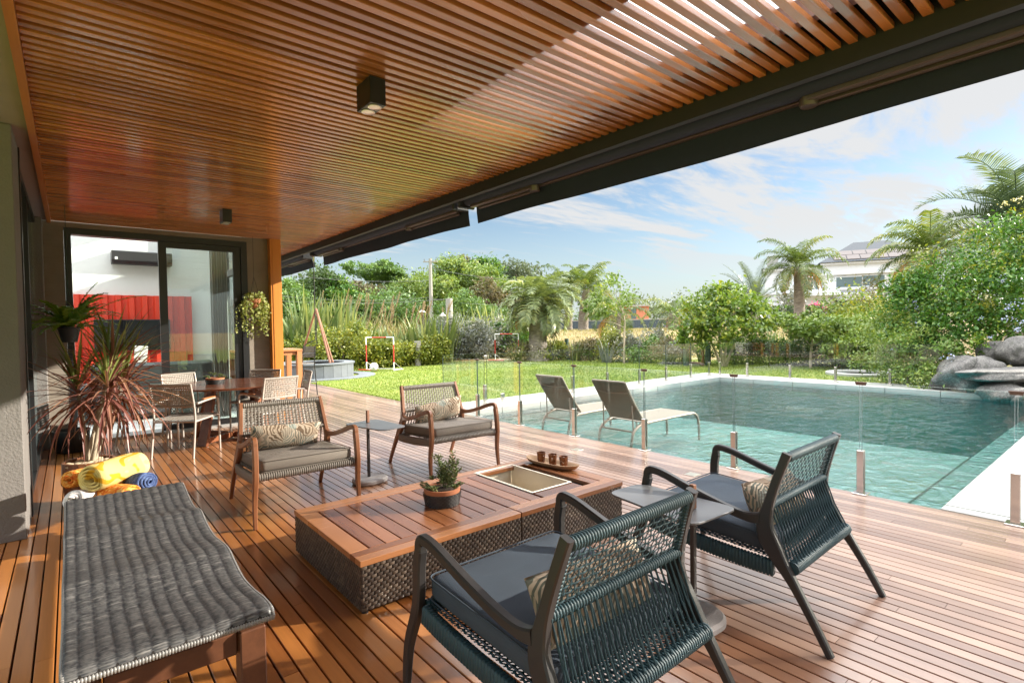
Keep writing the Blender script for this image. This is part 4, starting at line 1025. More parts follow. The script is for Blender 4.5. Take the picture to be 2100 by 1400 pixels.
# tray with three pierced cups
o = thing('tray', 'long carved wooden tray on the far end of the coffee table', 'tray', (3.085, 3.235, .285), rad(97))
def oval(a, b_, z, n=28, e=2.6): return [(a*math.copysign(abs(math.cos(2*pi*k/n))**(2/e), math.cos(2*pi*k/n)), b_*math.copysign(abs(math.sin(2*pi*k/n))**(2/e), math.sin(2*pi*k/n)), z) for k in range(n)]
mb = MB(); rr = [oval(.20, .045, 0), oval(.245, .068, .014), oval(.270, .082, .034), oval(.272, .084, .038), oval(.255, .068, .037), oval(.225, .052, .018), oval(.19, .04, .011)]
for r_ in rr[2:5]:
    for i, p in enumerate(r_): r_[i] = (p[0], p[1], p[2]+.012*(abs(p[0])/.27)**3)
mb.loft(rr, True, True); mb.build('body', 'bowlwood', o, 60)
def cup_mb():
    mb = MB(); n, m = 22, 9; V_ = []; h = .088
    def pt(i, j, q): f = j/m; r = (.029+.008*f)*q; return (r*math.cos(2*pi*i/n), r*math.sin(2*pi*i/n), h*f)
    for q in (1.0, .95):
        o_ = len(V_)
        for j in range(m+1):
            for i in range(n): V_.append(pt(i, j, q))
    F_ = []
    rs = random.Random(3)
    for j in range(m):
        for i in range(n):
            if 0 < j < m-1 and rs.random() < .22: continue
            a, b_ = j*n+i, j*n+(i+1) % n; F_.append((a, b_, b_+n, a+n)); k = n*(m+1); F_.append((a+k, a+n+k, b_+n+k, b_+k))
    mb.add(V_, F_, .5); mb.lathe([(.029, .001), (.027, .004)], 0, 0, n); mb.lathe([(.0375, h-.001), (.0385, h+.002), (.0355, h+.002), (.0345, h-.001)], 0, 0, n, cap=(False, False)); return mb
c0 = tag(cup_mb().build('tealight_cup', 'cup', smooth=50), 'pierced copper cup on the wooden tray, leftmost of three', 'cup', 'three pierced copper cups on the tray')
c0.location = (3.065, 3.345, .297)
dup(c0, (3.085, 3.225, .297), 1.1, 'pierced copper cup in the middle of the wooden tray')
dup(c0, (3.100, 3.110, .297), 2.3, 'pierced copper cup on the wooden tray, rightmost of three')

def wicker_pot(mb, r0, r1, h, z0=0.0):
    mb.lathe([(r0*.9, z0), (r0, z0+.005), ((r0+r1)/2+.004, z0+h*.5), (r1, z0+h), (r1-.008, z0+h), (r1-.012, z0+h*.75)], 0, 0, 30, cap=(True, False))
    rows = max(4, int(h/.011)); n = 28
    for j in range(rows):
        f = (j+.5)/rows; r = r0+(r1-r0)*f+.003
        for k in range(n):
            a = 2*pi*(k+.5*(j % 2))/n; da = pi/n*.86; z = z0+h*f; hh = h/rows*.42
            v = [(r*math.cos(a-da), r*math.sin(a-da), z-hh), ((r+.004)*math.cos(a), (r+.004)*math.sin(a), z-hh), (r*math.cos(a+da), r*math.sin(a+da), z-hh), (r*math.cos(a-da), r*math.sin(a-da), z+hh), ((r+.004)*math.cos(a), (r+.004)*math.sin(a), z+hh), (r*math.cos(a+da), r*math.sin(a+da), z+hh)]
            mb.add(v, [(0,1,4,3),(1,2,5,4)])
def succulents(t, z, R_, tall):
    mb = MB()
    def rosette(p, r, n, el):
        for k in range(n):
            a = k*2.4; f = k/n; d = Vector((math.cos(a)*math.cos(el*(.3+f)), math.sin(a)*math.cos(el*(.3+f)), math.sin(el*(.3+f)))); w = Vector((-math.sin(a), math.cos(a), 0))
            L = r*(1-.5*f); p = Vector(p); m = p+d*L*.55+Vector((0,0,.12*L)); e = p+d*L
            mb.add([tuple(p), tuple(m+w*L*.20), tuple(e), tuple(m-w*L*.20), tuple(m+Vector((0,0,-.10*L)))], [(0,1,2,3),(0,4,1),(1,4,2),(2,4,3),(3,4,0)])
    for (x, y, h) in ((-.45, .25, .06), (-.2, -.3, .04), (.1, .45, .05), (.5, -.1, .03), (.75, .15, .02), (.95, -.3, .0), (-.8, -.5, .02), (.3, -.8, .01), (.7, .6, .03)):
        rosette((x*R_, y*R_, z+h), R_*.42, 14, 1.2)
    for k in range(5):
        a = 2.3+k*.35; p0 = Vector((math.cos(a)*R_*.6, math.sin(a)*R_*.6, z)); e = p0+Vector((math.cos(a)*R_*.55, math.sin(a)*R_*.55, R_*.25)); mb.tube([p0, (p0+e)/2+Vector((0,0,.02)), e], [.006, .006, .003], 5); rosette(e, R_*.2, 9, 1.1)
    mb.build('succulents', 'l_succ', t)
    if tall:
        mb = MB()
        for k in range(17):
            a = random.uniform(0, 6.3); b0 = Vector((.35*R_+random.uniform(-.3, .3)*R_, random.uniform(-.3, .3)*R_, z)); sp_ = random.uniform(.03, .10); top = b0+Vector((math.cos(a)*sp_, math.sin(a)*sp_, random.uniform(.08, .22)*(1.5 if k == 0 else 1)))
            pts = smooth_path([b0, (b0+top)/2+Vector((.008, .004, 0)), top], 5); mb.tube(pts, .0022, 4)
            for p in pts[2:]:
                for q in range(5):
                    aa = random.uniform(0, 6.3); e = p+Vector((math.cos(aa)*.022, math.sin(aa)*.022, random.uniform(.006, .025))); mb.tube([p, e], [.0018, .003], 3)
        mb.build('sprigs', 'l_succ', t)
        mb = MB()
        for k in range(40):
            a = random.uniform(0, 6.3); r = .035*random.random()**.5; p = Vector((-.01+r*math.cos(a), -.02+r*math.sin(a), z+.03+.02*(1-r/.035))); mb.add([tuple(p), tuple(p+Vector((.012, .004, .004))), tuple(p+Vector((.008*math.cos(a), .008*math.sin(a), .014))), tuple(p+Vector((-.004, .010, .004)))], [(0,1,2),(0,2,3),(1,3,2),(0,3,1)])
        mb.build('pine_cone', 'bark', t)
def planted_bowl(x, y, z, R_, h, tall, label):
    t = thing('planted_bowl', label, 'potted plant', (x, y, z))
    mb = MB(); wicker_pot(mb, R_*.88, R_, h*.74); mb.build('basket', 'potwick', t, 60)
    mb = MB(); mb.lathe([(R_*.90, h*.70), (R_*.98, h*.74), (R_*1.0, h*.98), (R_*.97, h), (R_*.90, h), (R_*.88, h*.88)], 0, 0, 30, cap=(False, False)); mb.build('clay_pot', 'terracotta', t, 50)
    mb = MB(); mb.lathe([(R_*.90, h*.86), (R_*.5, h*.92), (.005, h*.95)], 0, 0, 20); mb.build('soil', 'soil', t, 60)
    succulents(t, h*.9, R_, tall); return t
planted_bowl(1.885, 3.04, .285, .122, .112, True, 'bowl of succulents in black basket weave on the coffee table')
planted_bowl(1.50, 8.16, .752, .115, .085, False, 'small succulent bowl on the round dining table')

# ------------------------------------------------------------------ small side tables
def round_poly(pts, r, n=6):
    o = []; k = len(pts)
    for i in range(k):
        a, b_, c = Vector(pts[i-1]), Vector(pts[i]), Vector(pts[(i+1) % k]); p = b_+(a-b_).normalized()*r; q = b_+(c-b_).normalized()*r
        for j in range(n+1): t = j/n; v = p*(1-t)**2+b_*2*t*(1-t)+q*t*t; o.append((v.x, v.y))
    return o
def side_table(x, y, rz, base_c, label):
    """sheet top with rounded corners on an off-centre rod, flat concrete foot"""
    t = thing('side_table', label, 'side table', (x, y, 0), rz, 'small side tables with a rod through the top')
    mb = MB(); mb.poly_prism(rrect(-.19, .12, -.115, .255, .075, 5) if False else round_poly([(-.135,-.44),(.135,-.44),(.185,.13),(-.185,.13)], .075), .556, .566, .5, 0, .002); mb.build('top', 'tabmetal', t)
    mb = MB(); mb.box(-.012, .012, -.012, .012, .04, .570, .5, 0, .003); mb.build('rod', 'tabdark', t)
    mb = MB(); mb.box(-.0125, .0125, -.0125, .0125, .570, .685, .5, 0, .002); mb.build('rod_tip', 'rustwood', t)
    mb = MB(); mb.poly_prism(rrect(-.165, .165, -.16, .13, .135, 8), .002, .052, .5, 0, .014); mb.build('foot', 'stonebase', t, 40)
    return t
side_table(2.165, 4.80, rad(8), None, 'grey side table between the two brown wood armchairs')
side_table(2.285, 1.42, rad(176), None, 'grey side table between the two dark teal armchairs')

# ------------------------------------------------------------------ wicker chaise in the foreground
t = thing('chaise_lounge', 'grey wicker chaise with wavy woven bed on brown wood frame', 'chaise lounge', (.25, 3.2, 0))
prof = [(2.075, .408), (2.10, .432), (2.20, .428), (2.35, .404), (2.53, .390), (2.68, .410), (2.81, .433), (2.97, .417), (3.14, .397), (3.34, .408), (3.48, .437), (3.58, .428), (3.70, .405), (3.85, .411), (3.95, .428), (4.09, .453), (4.15, .456), (4.24, .425), (4.36, .345), (4.52, .31), (4.80, .30)]
pp = smooth_path([(0, y-3.2, z) for y, z in prof], 8)
cum = [0]
for i in range(1, len(pp)): cum.append(cum[-1]+(pp[i]-pp[i-1]).length)
L = cum[-1]; nrow = 300; ncol = 13; sub = 6; V_ = []; R_ = []; W = .605
rowr = [random.random() for _ in range(nrow+2)]; cell = {}
for i in range(nrow*2+1):
    s = L*i/(nrow*2); j = 0
    k = min(len(cum)-2, int(np.searchsorted(cum, s, side='right'))-1); q = pp[k].lerp(pp[k+1], (s-cum[k])/max(1e-9, cum[k+1]-cum[k])); tg = (pp[k+1]-pp[k]).normalized(); nn = Vector((0, -tg.z, tg.y))
    row = i//2
    for c_ in range(ncol*sub+1):
        u = c_/sub; cc = int(min(ncol-1, u)); fr = u-cc; rib = math.sin(pi*min(1, fr))**.6
        strand = 1; e = (i % 2)
        h_ = .0020*rib*strand+(.0020*rib if e else -.0010)-.001
        x = -W/2+W*c_/(ncol*sub)
        edge = max(0, abs(x)-W/2+.014)/.014; p = q+nn*(h_-.010*edge**2); V_.append((x-.002, p.y, p.z))
        if (row, cc) not in cell: cell[(row, cc)] = (.22+.34*random.random() if random.random() > .06 else 1.0)  # a few pale cells stand in for highlights on the strands
        R_.append(cell[(row, cc)]*(.12+.88*rib) if e else .14*rib)  # darker between ribs and rows: crease shade put into the colour
w_ = ncol*sub+1; F_ = [(i*w_+c_, i*w_+c_+1, (i+1)*w_+c_+1, (i+1)*w_+c_) for i in range(nrow*2) for c_ in range(w_-1)]
mb = MB(); mb.add(V_, F_, R_)
mb.build('woven_bed', 'chaisewick', t, 180)
mb = MB(); und = [p+Vector((0, 0, -.016)) for p in pp]
mb.sweep(und, W-.03, .016); b_ = mb.build('bed_core', 'wickback', t, 60)
mb = MB()
for s in (-1, 1):
    e = [p+Vector((s*(W/2-.004), 0, -.010)) for p in pp]; pts = []; rr = []
    for a, b2 in zip(e[:-1], e[1:]):
        for f, q_ in ((0, .8), (.25, 1), (.5, .8), (.75, 1)): pts.append(a.lerp(b2, f)); rr.append(.0085*q_)
    mb.tube(pts, rr, 7)
wrapped(mb, (-W/2, 2.078-3.2, .398), (W/2, 2.078-3.2, .398), .012, .009, 8)
mb.build('woven_edge', 'chaisewick', t, 70)
mb = MB()
for s in (-1, 1): mb.box(s*.248-.02, s*.248+.02, -.96, 1.0, .262, .335, .5, 0, .004); mb.box(s*.248-.02, s*.248+.02, 1.003, 1.55, .20, .268, .5, 0, .004)
mb.box(-.20, .20, -1.015, -.975, .245, .330, .5, 0, .004); mb.box(-.225, .225, 1.50, 1.545, .20, .26, .5, 0, .004); mb.box(-.225, .225, .2, .24, .262, .32, .5, 0, .004); mb.build('frame', 'chaisewood', t)
for s in (-1, 1):
    mb = MB(); mb.box(s*.248-.045, s*.248+.045, -1.045, -.962, 0, .336, .5, 0, .005); mb.build('leg', 'chaisewood', t)
    mb = MB(); mb.box(s*.248-.04, s*.248+.04, 1.42, 1.50, 0, .199, .5, 0, .005); mb.build('leg', 'chaisewood', t)

# rolled towels on the head end
def roll(m, A, B, r, label, sq=.92, turns=3.6):
    """a towel rolled up, its spiral end at A facing out"""
    A, B = Vector(A), Vector(B); c = (A+B)/2; d = (A-B).normalized(); L = (A-B).length
    o = thing('rolled_towel', label, 'towel', c, 0, 'rolled beach towels'); o.rotation_euler = d.to_track_quat('X', 'Z').to_euler()
    mb = MB(); n = 26; N = int(n*turns); rows = []; th = .016
    for x in [L/2-L*k/14 for k in range(15)]:
        row = []; ex = abs(x)/(L/2)
        for k in range(N+1):
            a = 2*pi*k/n+.8; f = k/N; rr_ = r*(.10+.90*f)*(1+.035*math.sin(2*a+x*7)+.02*math.sin(5*a+x*23)); rr_ *= 1-.10*ex**5
            row.append((x+.016*math.sin(k*.23)*(ex > .98)+.030*(.5-f)*(ex > .98)*(1 if x > 0 else -1), rr_*math.cos(a), rr_*math.sin(a)*sq))
        rows.append(row)
    mb.loft(rows, False, False, .5, 0, False)
    q = mb.build('cloth', m, o, 180); mod = q.modifiers.new('thickness', 'SOLIDIFY'); mod.thickness = .013; mod.offset = -1
    return o
roll('tw_white', P(150, 1024, 3.42), P(222, 1028, 3.66), .066, 'white towel roll at the lower left of the towel pile')
roll('tw_orange', P(140, 984, 3.68), P(215, 968, 3.92), .062, 'orange towel roll sticking out left under the yellow one')
roll('tw_orange', P(274, 1016, 3.50), P(190, 1012, 3.66), .074, 'orange floral towel roll in the middle front of the pile')
roll('tw_teal', P(296, 1016, 3.62), P(240, 1024, 3.80), .045, 'turquoise towel roll mostly hidden at the bottom right')
roll('tw_blue', P(306, 987, 3.62), P(225, 996, 3.86), .070, 'denim blue towel roll on the right of the pile')
roll('tw_pinky', P(230, 1036, 3.50), P(170, 1040, 3.60), .040, 'pink towel roll at the very bottom of the pile')
roll('tw_yellow', P(184, 984, 3.48), P(286, 952, 3.80), .104, 'large yellow towel roll with pink edge on top of the pile')

# ------------------------------------------------------------------ dining table and chairs
t = thing('dining_table', 'round dark wood dining table on crossed board legs', 'dining table', (1.70, 8.10, 0))
mb = MB(); mb.lathe([(.78, .722), (.808, .730), (.812, .748), (.806, .752)], 0, 0, 72); mb.build('tabletop', 'dinwood', t, 30)
for k in range(4):
    a = rad(38+90*k); d = Vector((math.cos(a), math.sin(a), 0)); s = Vector((-d.y, d.x, 0)); mb = MB()
    mb.sweep([d*.56, d*.52+Vector((0,0,.12)), d*.36+Vector((0,0,.72))], [.15, .14, .11], .045, side=s); mb.build('leg', 'dinwood', t)
mb = MB()
for k in range(2):
    a = rad(38+90*k); d = Vector((math.cos(a), math.sin(a), 0)); s = Vector((-d.y, d.x, 0)); zz_ = .055-.004*k
    mb = MB(); mb.sweep([d*-.52+Vector((0,0,zz_)), d*.52+Vector((0,0,zz_))], .06, .07+.006*k, side=s); mb.build('stretcher', 'dinwood', t); mb = MB(); mb.sweep([d*-.42+Vector((0,0,.69-.003*k)), d*.42+Vector((0,0,.69-.003*k))], .06, .05+.004*k, side=s); mb.build('bearer', 'dinwood', t)
def dining_chair(label, cord='taupelight'):
    t = thing('dining_chair', label, 'dining chair', (0,0,0), 0, 'woven dining chairs round the wooden table')
    for s in (-1, 1):
        mb = MB(); mb.tube(smooth_path([(s*.255, .255, 0), (s*.255, .245, .40), (s*.255, .235, .60), (s*.255, .19, .645), (s*.252, .05, .645), (s*.245, -.20, .625)], 5), .0125, 8); mb.build('arm_tube', 'alu', t, 60)
        mb = MB(); mb.tube(smooth_path([(s*.24, -.30, 0), (s*.238, -.255, .30), (s*.236, -.235, .46), (s*.235, -.255, .64), (s*.232, -.305, .86)], 5), .0125, 8); mb.build('back_leg', 'alu', t, 60)
        mb = MB(); mb.poly_prism(rrect(s*.253-.020, s*.253+.020, -.10, .19, .010, 3), .657, .671, .5, 0, .003); mb.build('arm_pad', 'armwood', t, 40)
    mb = MB(); 
    for a, b_ in (((-.25, .245, .435), (.25, .245, .435)), ((-.237, -.24, .42), (.237, -.24, .42)), ((-.25, .245, .435), (-.237, -.24, .42)), ((.25, .245, .435), (.237, -.24, .42))): mb.tube([a, b_], .011, 8)
    mb.build('seat_frame', 'alu', t, 60)
    mb = MB(); weave_grid(mb, (-.245, -.24, .436), (.245, -.24, .436), (.255, .25, .450), (-.255, .25, .450), 26, 24, .0150, .0150, .004); 
    for a, b_ in (((-.252, .25, .438), (.252, .25, .438)),): wrapped(mb, a, b_, .016, .019, 8)
    mb.build('seat', cord, t)
    mb = MB(); N_ = 4   # gently curved back of flat cord
    for q in range(N_):
        u0, u1 = q/N_*2-1, (q+1)/N_*2-1
        f = lambda u, z: (u*.238, -.25-.055*(z-.60)/.26-.022*(1-u*u), z)
        weave_grid(mb, f(u0, .605), f(u1, .605), f(u1, .85), f(u0, .85), 5, 9, .0150, .0155, .003)
    for z in (.603, .858):
        pts = []; rr = []
        for i, u in enumerate(np.linspace(-1, 1, 60)): pts.append(f(u, z)); rr.append(.0135*(1 if i % 2 else .86))
        mb.tube(pts, rr, 7)
    mb.build('backrest', cord, t); return t
def pose(o, bx, by, face):   # middle of the back's foot and the facing direction
    a = math.atan2(-face[0], face[1]); d = Vector((face[0], face[1])).normalized(); o.location = (bx+d.x*.27, by+d.y*.27, .001); o.rotation_euler = (0,0,a)
st = random.getstate()
d1 = dining_chair('woven dining chair nearest the camera, turned away to the table', 'taupelight'); pose(d1, .885, 7.235, (.62, .78))
c = dup(d1, label='woven dining chair at the left end beside the red spiky plant'); pose(c, .46, 8.43, (.97, -.18))
c = dup(d1, label='woven dining chair on the far side in front of the glass door'); pose(c, 1.20, 9.00, (.35, -.93))
c = dup(d1, label='darker looking dining chair at the far right by the concrete wall'); pose(c, 2.28, 8.74, (-.62, -.72))
c = dup(d1, label='pale woven dining chair at the right front with its back to the lawn'); pose(c, 2.06, 7.18, (-.30, .95))
c = dup(d1, label='woven dining chair at the right seen edge on, near the orange post'); pose(c, 2.66, 8.00, (-.98, .12))
random.setstate(st)

# bar table and stools beyond the post
t = thing('bar_table', 'tall wooden bar table behind the orange post', 'bar table', (3.05, 11.55, 0))
mb = MB(); mb.box(-.60, .60, -.40, .40, 1.045, 1.09, .5, 0, .004); mb.box(-.55, .55, -.35, .35, .97, 1.044); mb.build('tabletop', 'ipe', t)
for sx in (-.545, .545):
    for sy in (-.345, .345): mb = MB(); mb.box(sx-.05, sx+.05, sy-.05, sy+.05, 0, 1.044, .5, 0, .004); mb.build('leg', 'ipe', t)
def stool(label):
    t = thing('bar_stool', label, 'bar stool', (0,0,0), 0, 'dark bar stools at the tall table')
    for sx in (-1, 1):
        for sy in (-1, 1):
            mb = MB(); mb.tube([(sx*.23, sy*.23, 0), (sx*.20, sy*.19, .72)] + ([(sx*.20, -.23, 1.12)] if sy < 0 else []), .012, 7); mb.build('leg', 'black', t, 60)
    mb = MB()
    for z, a in ((.30, .218), (.72, .20)): mb.tube([(-a, -a, z), (a, -a, z), (a, a, z), (-a, a, z), (-a, -a, z)], .010, 6)
    mb.build('frame', 'black', t, 60)
    mb = MB(); weave_grid(mb, (-.2, -.2, .73), (.2, -.2, .73), (.2, .2, .74), (-.2, .2, .74), 20, 18, .014, .014, .003); mb.build('seat', 'taupedark', t)
    mb = MB(); weave_grid(mb, (-.2, -.20, .85), (.2, -.20, .85), (.2, -.225, 1.10), (-.2, -.225, 1.10), 20, 12, .014, .014, .003); mb.build('backrest', 'taupedark', t)
    for s in (-1, 1): mb = MB(); mb.tube([(s*.20, -.2, .95), (s*.21, .1, .95), (s*.205, .17, .90), (s*.2, .19, .72)], .010, 6); mb.build('arm', 'black', t, 60)
    return t
s0 = stool('dark bar stool at the right end of the tall bar table'); s0.location = (3.98, 12.25, 0); s0.rotation_euler = (0, 0, rad(110))
dup(s0, (3.35, 12.45, 0), pi, 'dark bar stool behind the tall bar table')

# ------------------------------------------------------------------ pots and hanging plants under the roof
t = thing('planter', 'wooden barrel planter with red spiky plant and pebbles', 'potted plant', (.095, 5.80, 0))
mb = MB(); n = 22
for k in range(n):
    a0, a1 = 2*pi*k/n+.012, 2*pi*(k+1)/n-.012
    rings = []
    for r, z in ((.155, 0), (.185, .22), (.182, .385)): rings.append([(r*math.cos(a0), r*math.sin(a0), z), (r*math.cos(a1), r*math.sin(a1), z), ((r-.02)*math.cos(a1), (r-.02)*math.sin(a1), z), ((r-.02)*math.cos(a0), (r-.02)*math.sin(a0), z)])
    mb.loft(rings, True, True, random.random())
mb.build('barrel', 'chairwood', t)
for z, r in ((.07, .167), (.20, .186)):
    mb = MB(); mb.lathe([(r, z), (r+.003, z+.002), (r+.005, z+.05), (r+.001, z+.052)], 0, 0, 30, cap=(False, False)); mb.build('hoop', 'blackmatte', t, 50)
mb = MB(); mb.lathe([(.165, .335), (.02, .345)], 0, 0, 20); mb.build('soil', 'soil', t)
mb = MB()
for k in range(34):
    a = k*2.4; r = .15*math.sqrt((k+.5)/34); s_ = random.uniform(.022, .038); c_ = Vector((r*math.cos(a), r*math.sin(a), .352+random.uniform(0, .014)))
    rings = [[(c_.x+s_*1.2*q*math.cos(2*pi*i/8), c_.y+s_*q*math.sin(2*pi*i/8), c_.z+s_*.62*zz2) for i in range(8)] for q, zz2 in ((.3, -.9), (.85, -.5), (1, 0), (.85, .5), (.3, .9))]
    mb.loft(rings, True, True)
mb.build('pebbles', 'pebble', t, 70)
stems = [((-.02, .02), (.19, .05, 1.22)), ((.02, -.02), (.14, -.12, 1.05)), ((.0, .04), (-.06, .06, 1.00)), ((.03, .02), (.26, .14, 1.02))]
mb = MB(); heads = []
for (bx, by), top in stems[:4]:
    b_ = Vector((bx, by, .34)); tp = Vector(top); m_ = b_.lerp(tp, .5)+Vector((-.03*top[0], .01, 0)); q = smooth_path([b_, m_, tp], 6); mb.tube(q, [.017-.004*i/len(q) for i in range(len(q))], 8); heads.append(tp)
mb.build('stems', 'palebark', t, 60)
def sword_head(mb, mg, c, n, L, w, lo, hi):
    for k in range(n):
        a = k*2.39996+random.uniform(-.2, .2); f = k/(n-1); el = lo+(hi-lo)*f+random.uniform(-.12, .12); d = Vector((math.cos(a), math.sin(a), 0)); s = Vector((-d.y, d.x, 0)); ln = L*random.uniform(.75, 1.12)
        p = Vector(c)+Vector((0,0,-.16*(1-f))); A_ = []; B_ = []; M_ = []; e = el
        for i in range(7):
            g = i/6; ww = w*(.45+.9*g*(1-g)*2)*(1-g**3)*.5+.0005; up = Vector((0,0,1))*math.cos(e)-d*math.sin(e)
            A_.append(tuple(p+s*ww)); M_.append(tuple(p-up*ww*.45)); B_.append(tuple(p-s*ww)); p = p+(d*math.cos(e)+Vector((0,0,math.sin(e))))*ln/6; e -= (.06+.15*(1-f))*random.uniform(.4, 1.3)
        tgt = mg if f > .80 else mb
        tgt.add(A_+M_+B_, [(i, i+1, 8+i, 7+i) for i in range(6)]+[(7+i, 8+i, 15+i, 14+i) for i in range(6)], random.random())
mb, mg = MB(), MB()
for h, (n, L) in zip(heads, ((74, .58), (58, .54), (60, .54), (66, .58))): sword_head(mb, mg, h, n, L, .027, -.85, 1.42)
mb.build('red_leaves', 'l_drac', t); mg.build('green_leaves', 'l_dracg', t)

def hang_cord(z0, z1): pass
a = GY(142, 680, 7.9); zc = CZ-.01
t = thing('hanging_fern', 'green fern in black pot hanging by the sliding door', 'hanging plant', (a.x, 7.9, a.z-.02))
mb = MB(); mb.lathe([(.07, -.10), (.10, .05), (.108, .055), (.108, .075), (.098, .075), (.095, .03)], 0, 0, 24, cap=(True, True)); mb.build('pot', 'blackmatte', t, 40)
mb = MB()
for k in range(3): aa = 2*pi*k/3; mb.tube([(.1*math.cos(aa), .1*math.sin(aa), .06), (0,0,.52)], .003, 4)
mb.tube([(0,0,.52), (0,0,zc-(a.z-.02))], .003, 4); mb.build('cord', 'dkgreen', t)
mb = MB()
for k in range(44):
    az = k*2.4; el = random.uniform(.15, 1.3); frond(mb, (0,0,.06), az, el, random.uniform(.38, .66), .062, random.uniform(.8, 1.6), 28, .022, .2, .15, random.random(), .05)
frond(mb, (0,0,.06), 0.3, 1.25, .62, .04, .5, 26, .014, .2, .15, .3, .05); frond(mb, (0,0,.06), -.2, .75, .85, .04, .8, 34, .014, .2, .15, .4, .05)
mb.build('fronds', 'l_fern', t)
a = GY(524, 615, 8.86)
t = thing('hanging_pothos', 'pale variegated trailing plant hanging on the concrete wall', 'hanging plant', (a.x, 8.93, a.z))
mb = MB(); mb.lathe([(.03, -.12), (.085, -.02), (.095, .02), (.085, .022), (.07, -.03)], 0, 0, 20, cap=(True, True)); mb.build('pot', 'terracotta', t, 40)
mb = MB()
for k in range(3): aa = 2*pi*k/3; mb.tube([(.09*math.cos(aa), .09*math.sin(aa), .01), (0,0,.36)], .0025, 4)
mb.tube([(0,0,.36), (0,0,CZ-a.z-.01)], .0025, 4); mb.build('cord', 'blackmatte', t)
cen = []; 
for k in range(46):
    aa = random.uniform(0, 6.28); p = Vector((.06*math.cos(aa), .06*math.sin(aa), .03)); out = random.uniform(.05, .20); L = random.uniform(.12, .72)
    for i in range(int(L/.016)):
        f = i*.016; cen.append((p.x+math.cos(aa)*min(out, f*.9)+random.gauss(0, .012), min(.17, p.y+math.sin(aa)*min(out, f*.9)+random.gauss(0, .012)), p.z+.07*math.sin(min(pi, f*25))-max(0, f-.05)+random.gauss(0, .01)))
leaf_mesh('leaves', cen, .042, 'l_pothos', t, aspect=.75)
t = thing('floor_pot', 'black round floor pot under the fern, below the red leaves', 'plant pot', (-.02, 8.62, 0))
mb = MB(); mb.lathe([(.155, 0), (.165, .01), (.185, .24), (.19, .27), (.178, .27), (.17, .2)], 0, 0, 32); mb.build('pot', 'black', t, 40)
mb = MB(); mb.lathe([(.172, .22), (.01, .235)], 0, 0, 20); mb.build('soil', 'soil', t)

# ------------------------------------------------------------------ sun loungers standing in the shallow water
def lounger(label):
    t = thing('sun_lounger', label, 'sun lounger', (0,0,0), 0, 'taupe sling loungers standing in the pool')
    # local x = towards the feet, origin at the hinge, on the shelf
    z = .45
    mb = MB(); mb.box(0.0, 1.30, -.285, .285, z, z+.012, .5, 0, .003); mb.build('bed_sling', 'sling', t)
    mb = MB(); n = 10; pts = [(-.015-.42*f+.0*f, 0, z+.03+.585*f-.02*math.sin(pi*f)) for f in np.linspace(0, 1, n)]
    mb.sweep(pts, .56, .012, side=(0,1,0)); mb.build('back_sling', 'sling', t)
    for s in (-1, 1):
        mb = MB(); mb.tube(smooth_path([(-.10, s*.30, z-.005), (.4, s*.30, z), (1.15, s*.30, z), (1.30, s*.30, z-.015), (1.38, s*.30, z-.09), (1.42, s*.30, z-.22), (1.43, s*.30, .0)], 5), .020, 8)
        mb.build('side_rail', 'slingframe', t, 60)
        mb = MB(); mb.tube(smooth_path([(.12, s*.30, z-.01), (-.10, s*.30, z-.02), (-.25, s*.30, z-.10), (-.30, s*.30, z-.25), (-.32, s*.30, 0)], 5), .020, 8); mb.build('leg', 'slingframe', t, 60)
        mb = MB(); mb.tube([(p[0], s*.293, p[2]) for p in pts], .017, 8); mb.build('back_rail', 'slingframe', t, 60)
        mb = MB(); mb.tube([(-.24, s*.265, z+.27), (-.22, s*.27, z-.10)], .010, 6); mb.build('strut', 'slingframe', t, 60)
    mb = MB(); mb.tube([(pts[-1][0], -.293, pts[-1][2]), (pts[-1][0], .293, pts[-1][2])], .017, 8); mb.tube([(-.25, -.30, z-.10), (-.25, .30, z-.10)], .012, 6); mb.tube([(1.31, -.30, z-.02), (1.31, .30, z-.02)], .018, 6); mb.build('cross_bar', 'slingframe', t, 60)
    mb = MB(); mb.tube([(pts[-3][0], y, pts[-3][2]-.012-.02*(1-(y/.29)**2)) for y in np.linspace(-.285, .285, 9)], .008, 5); mb.build('head_strap', 'slingframe', t, 60)
    return t
l0 = lounger('taupe sling lounger in shallow water, nearer the camera'); l0.location = (6.33, 5.00, SH); l0.rotation_euler = (0,0,rad(0))
dup(l0, (6.33, 6.23, SH), rad(0), 'taupe sling lounger in shallow water, farther from the camera, left')

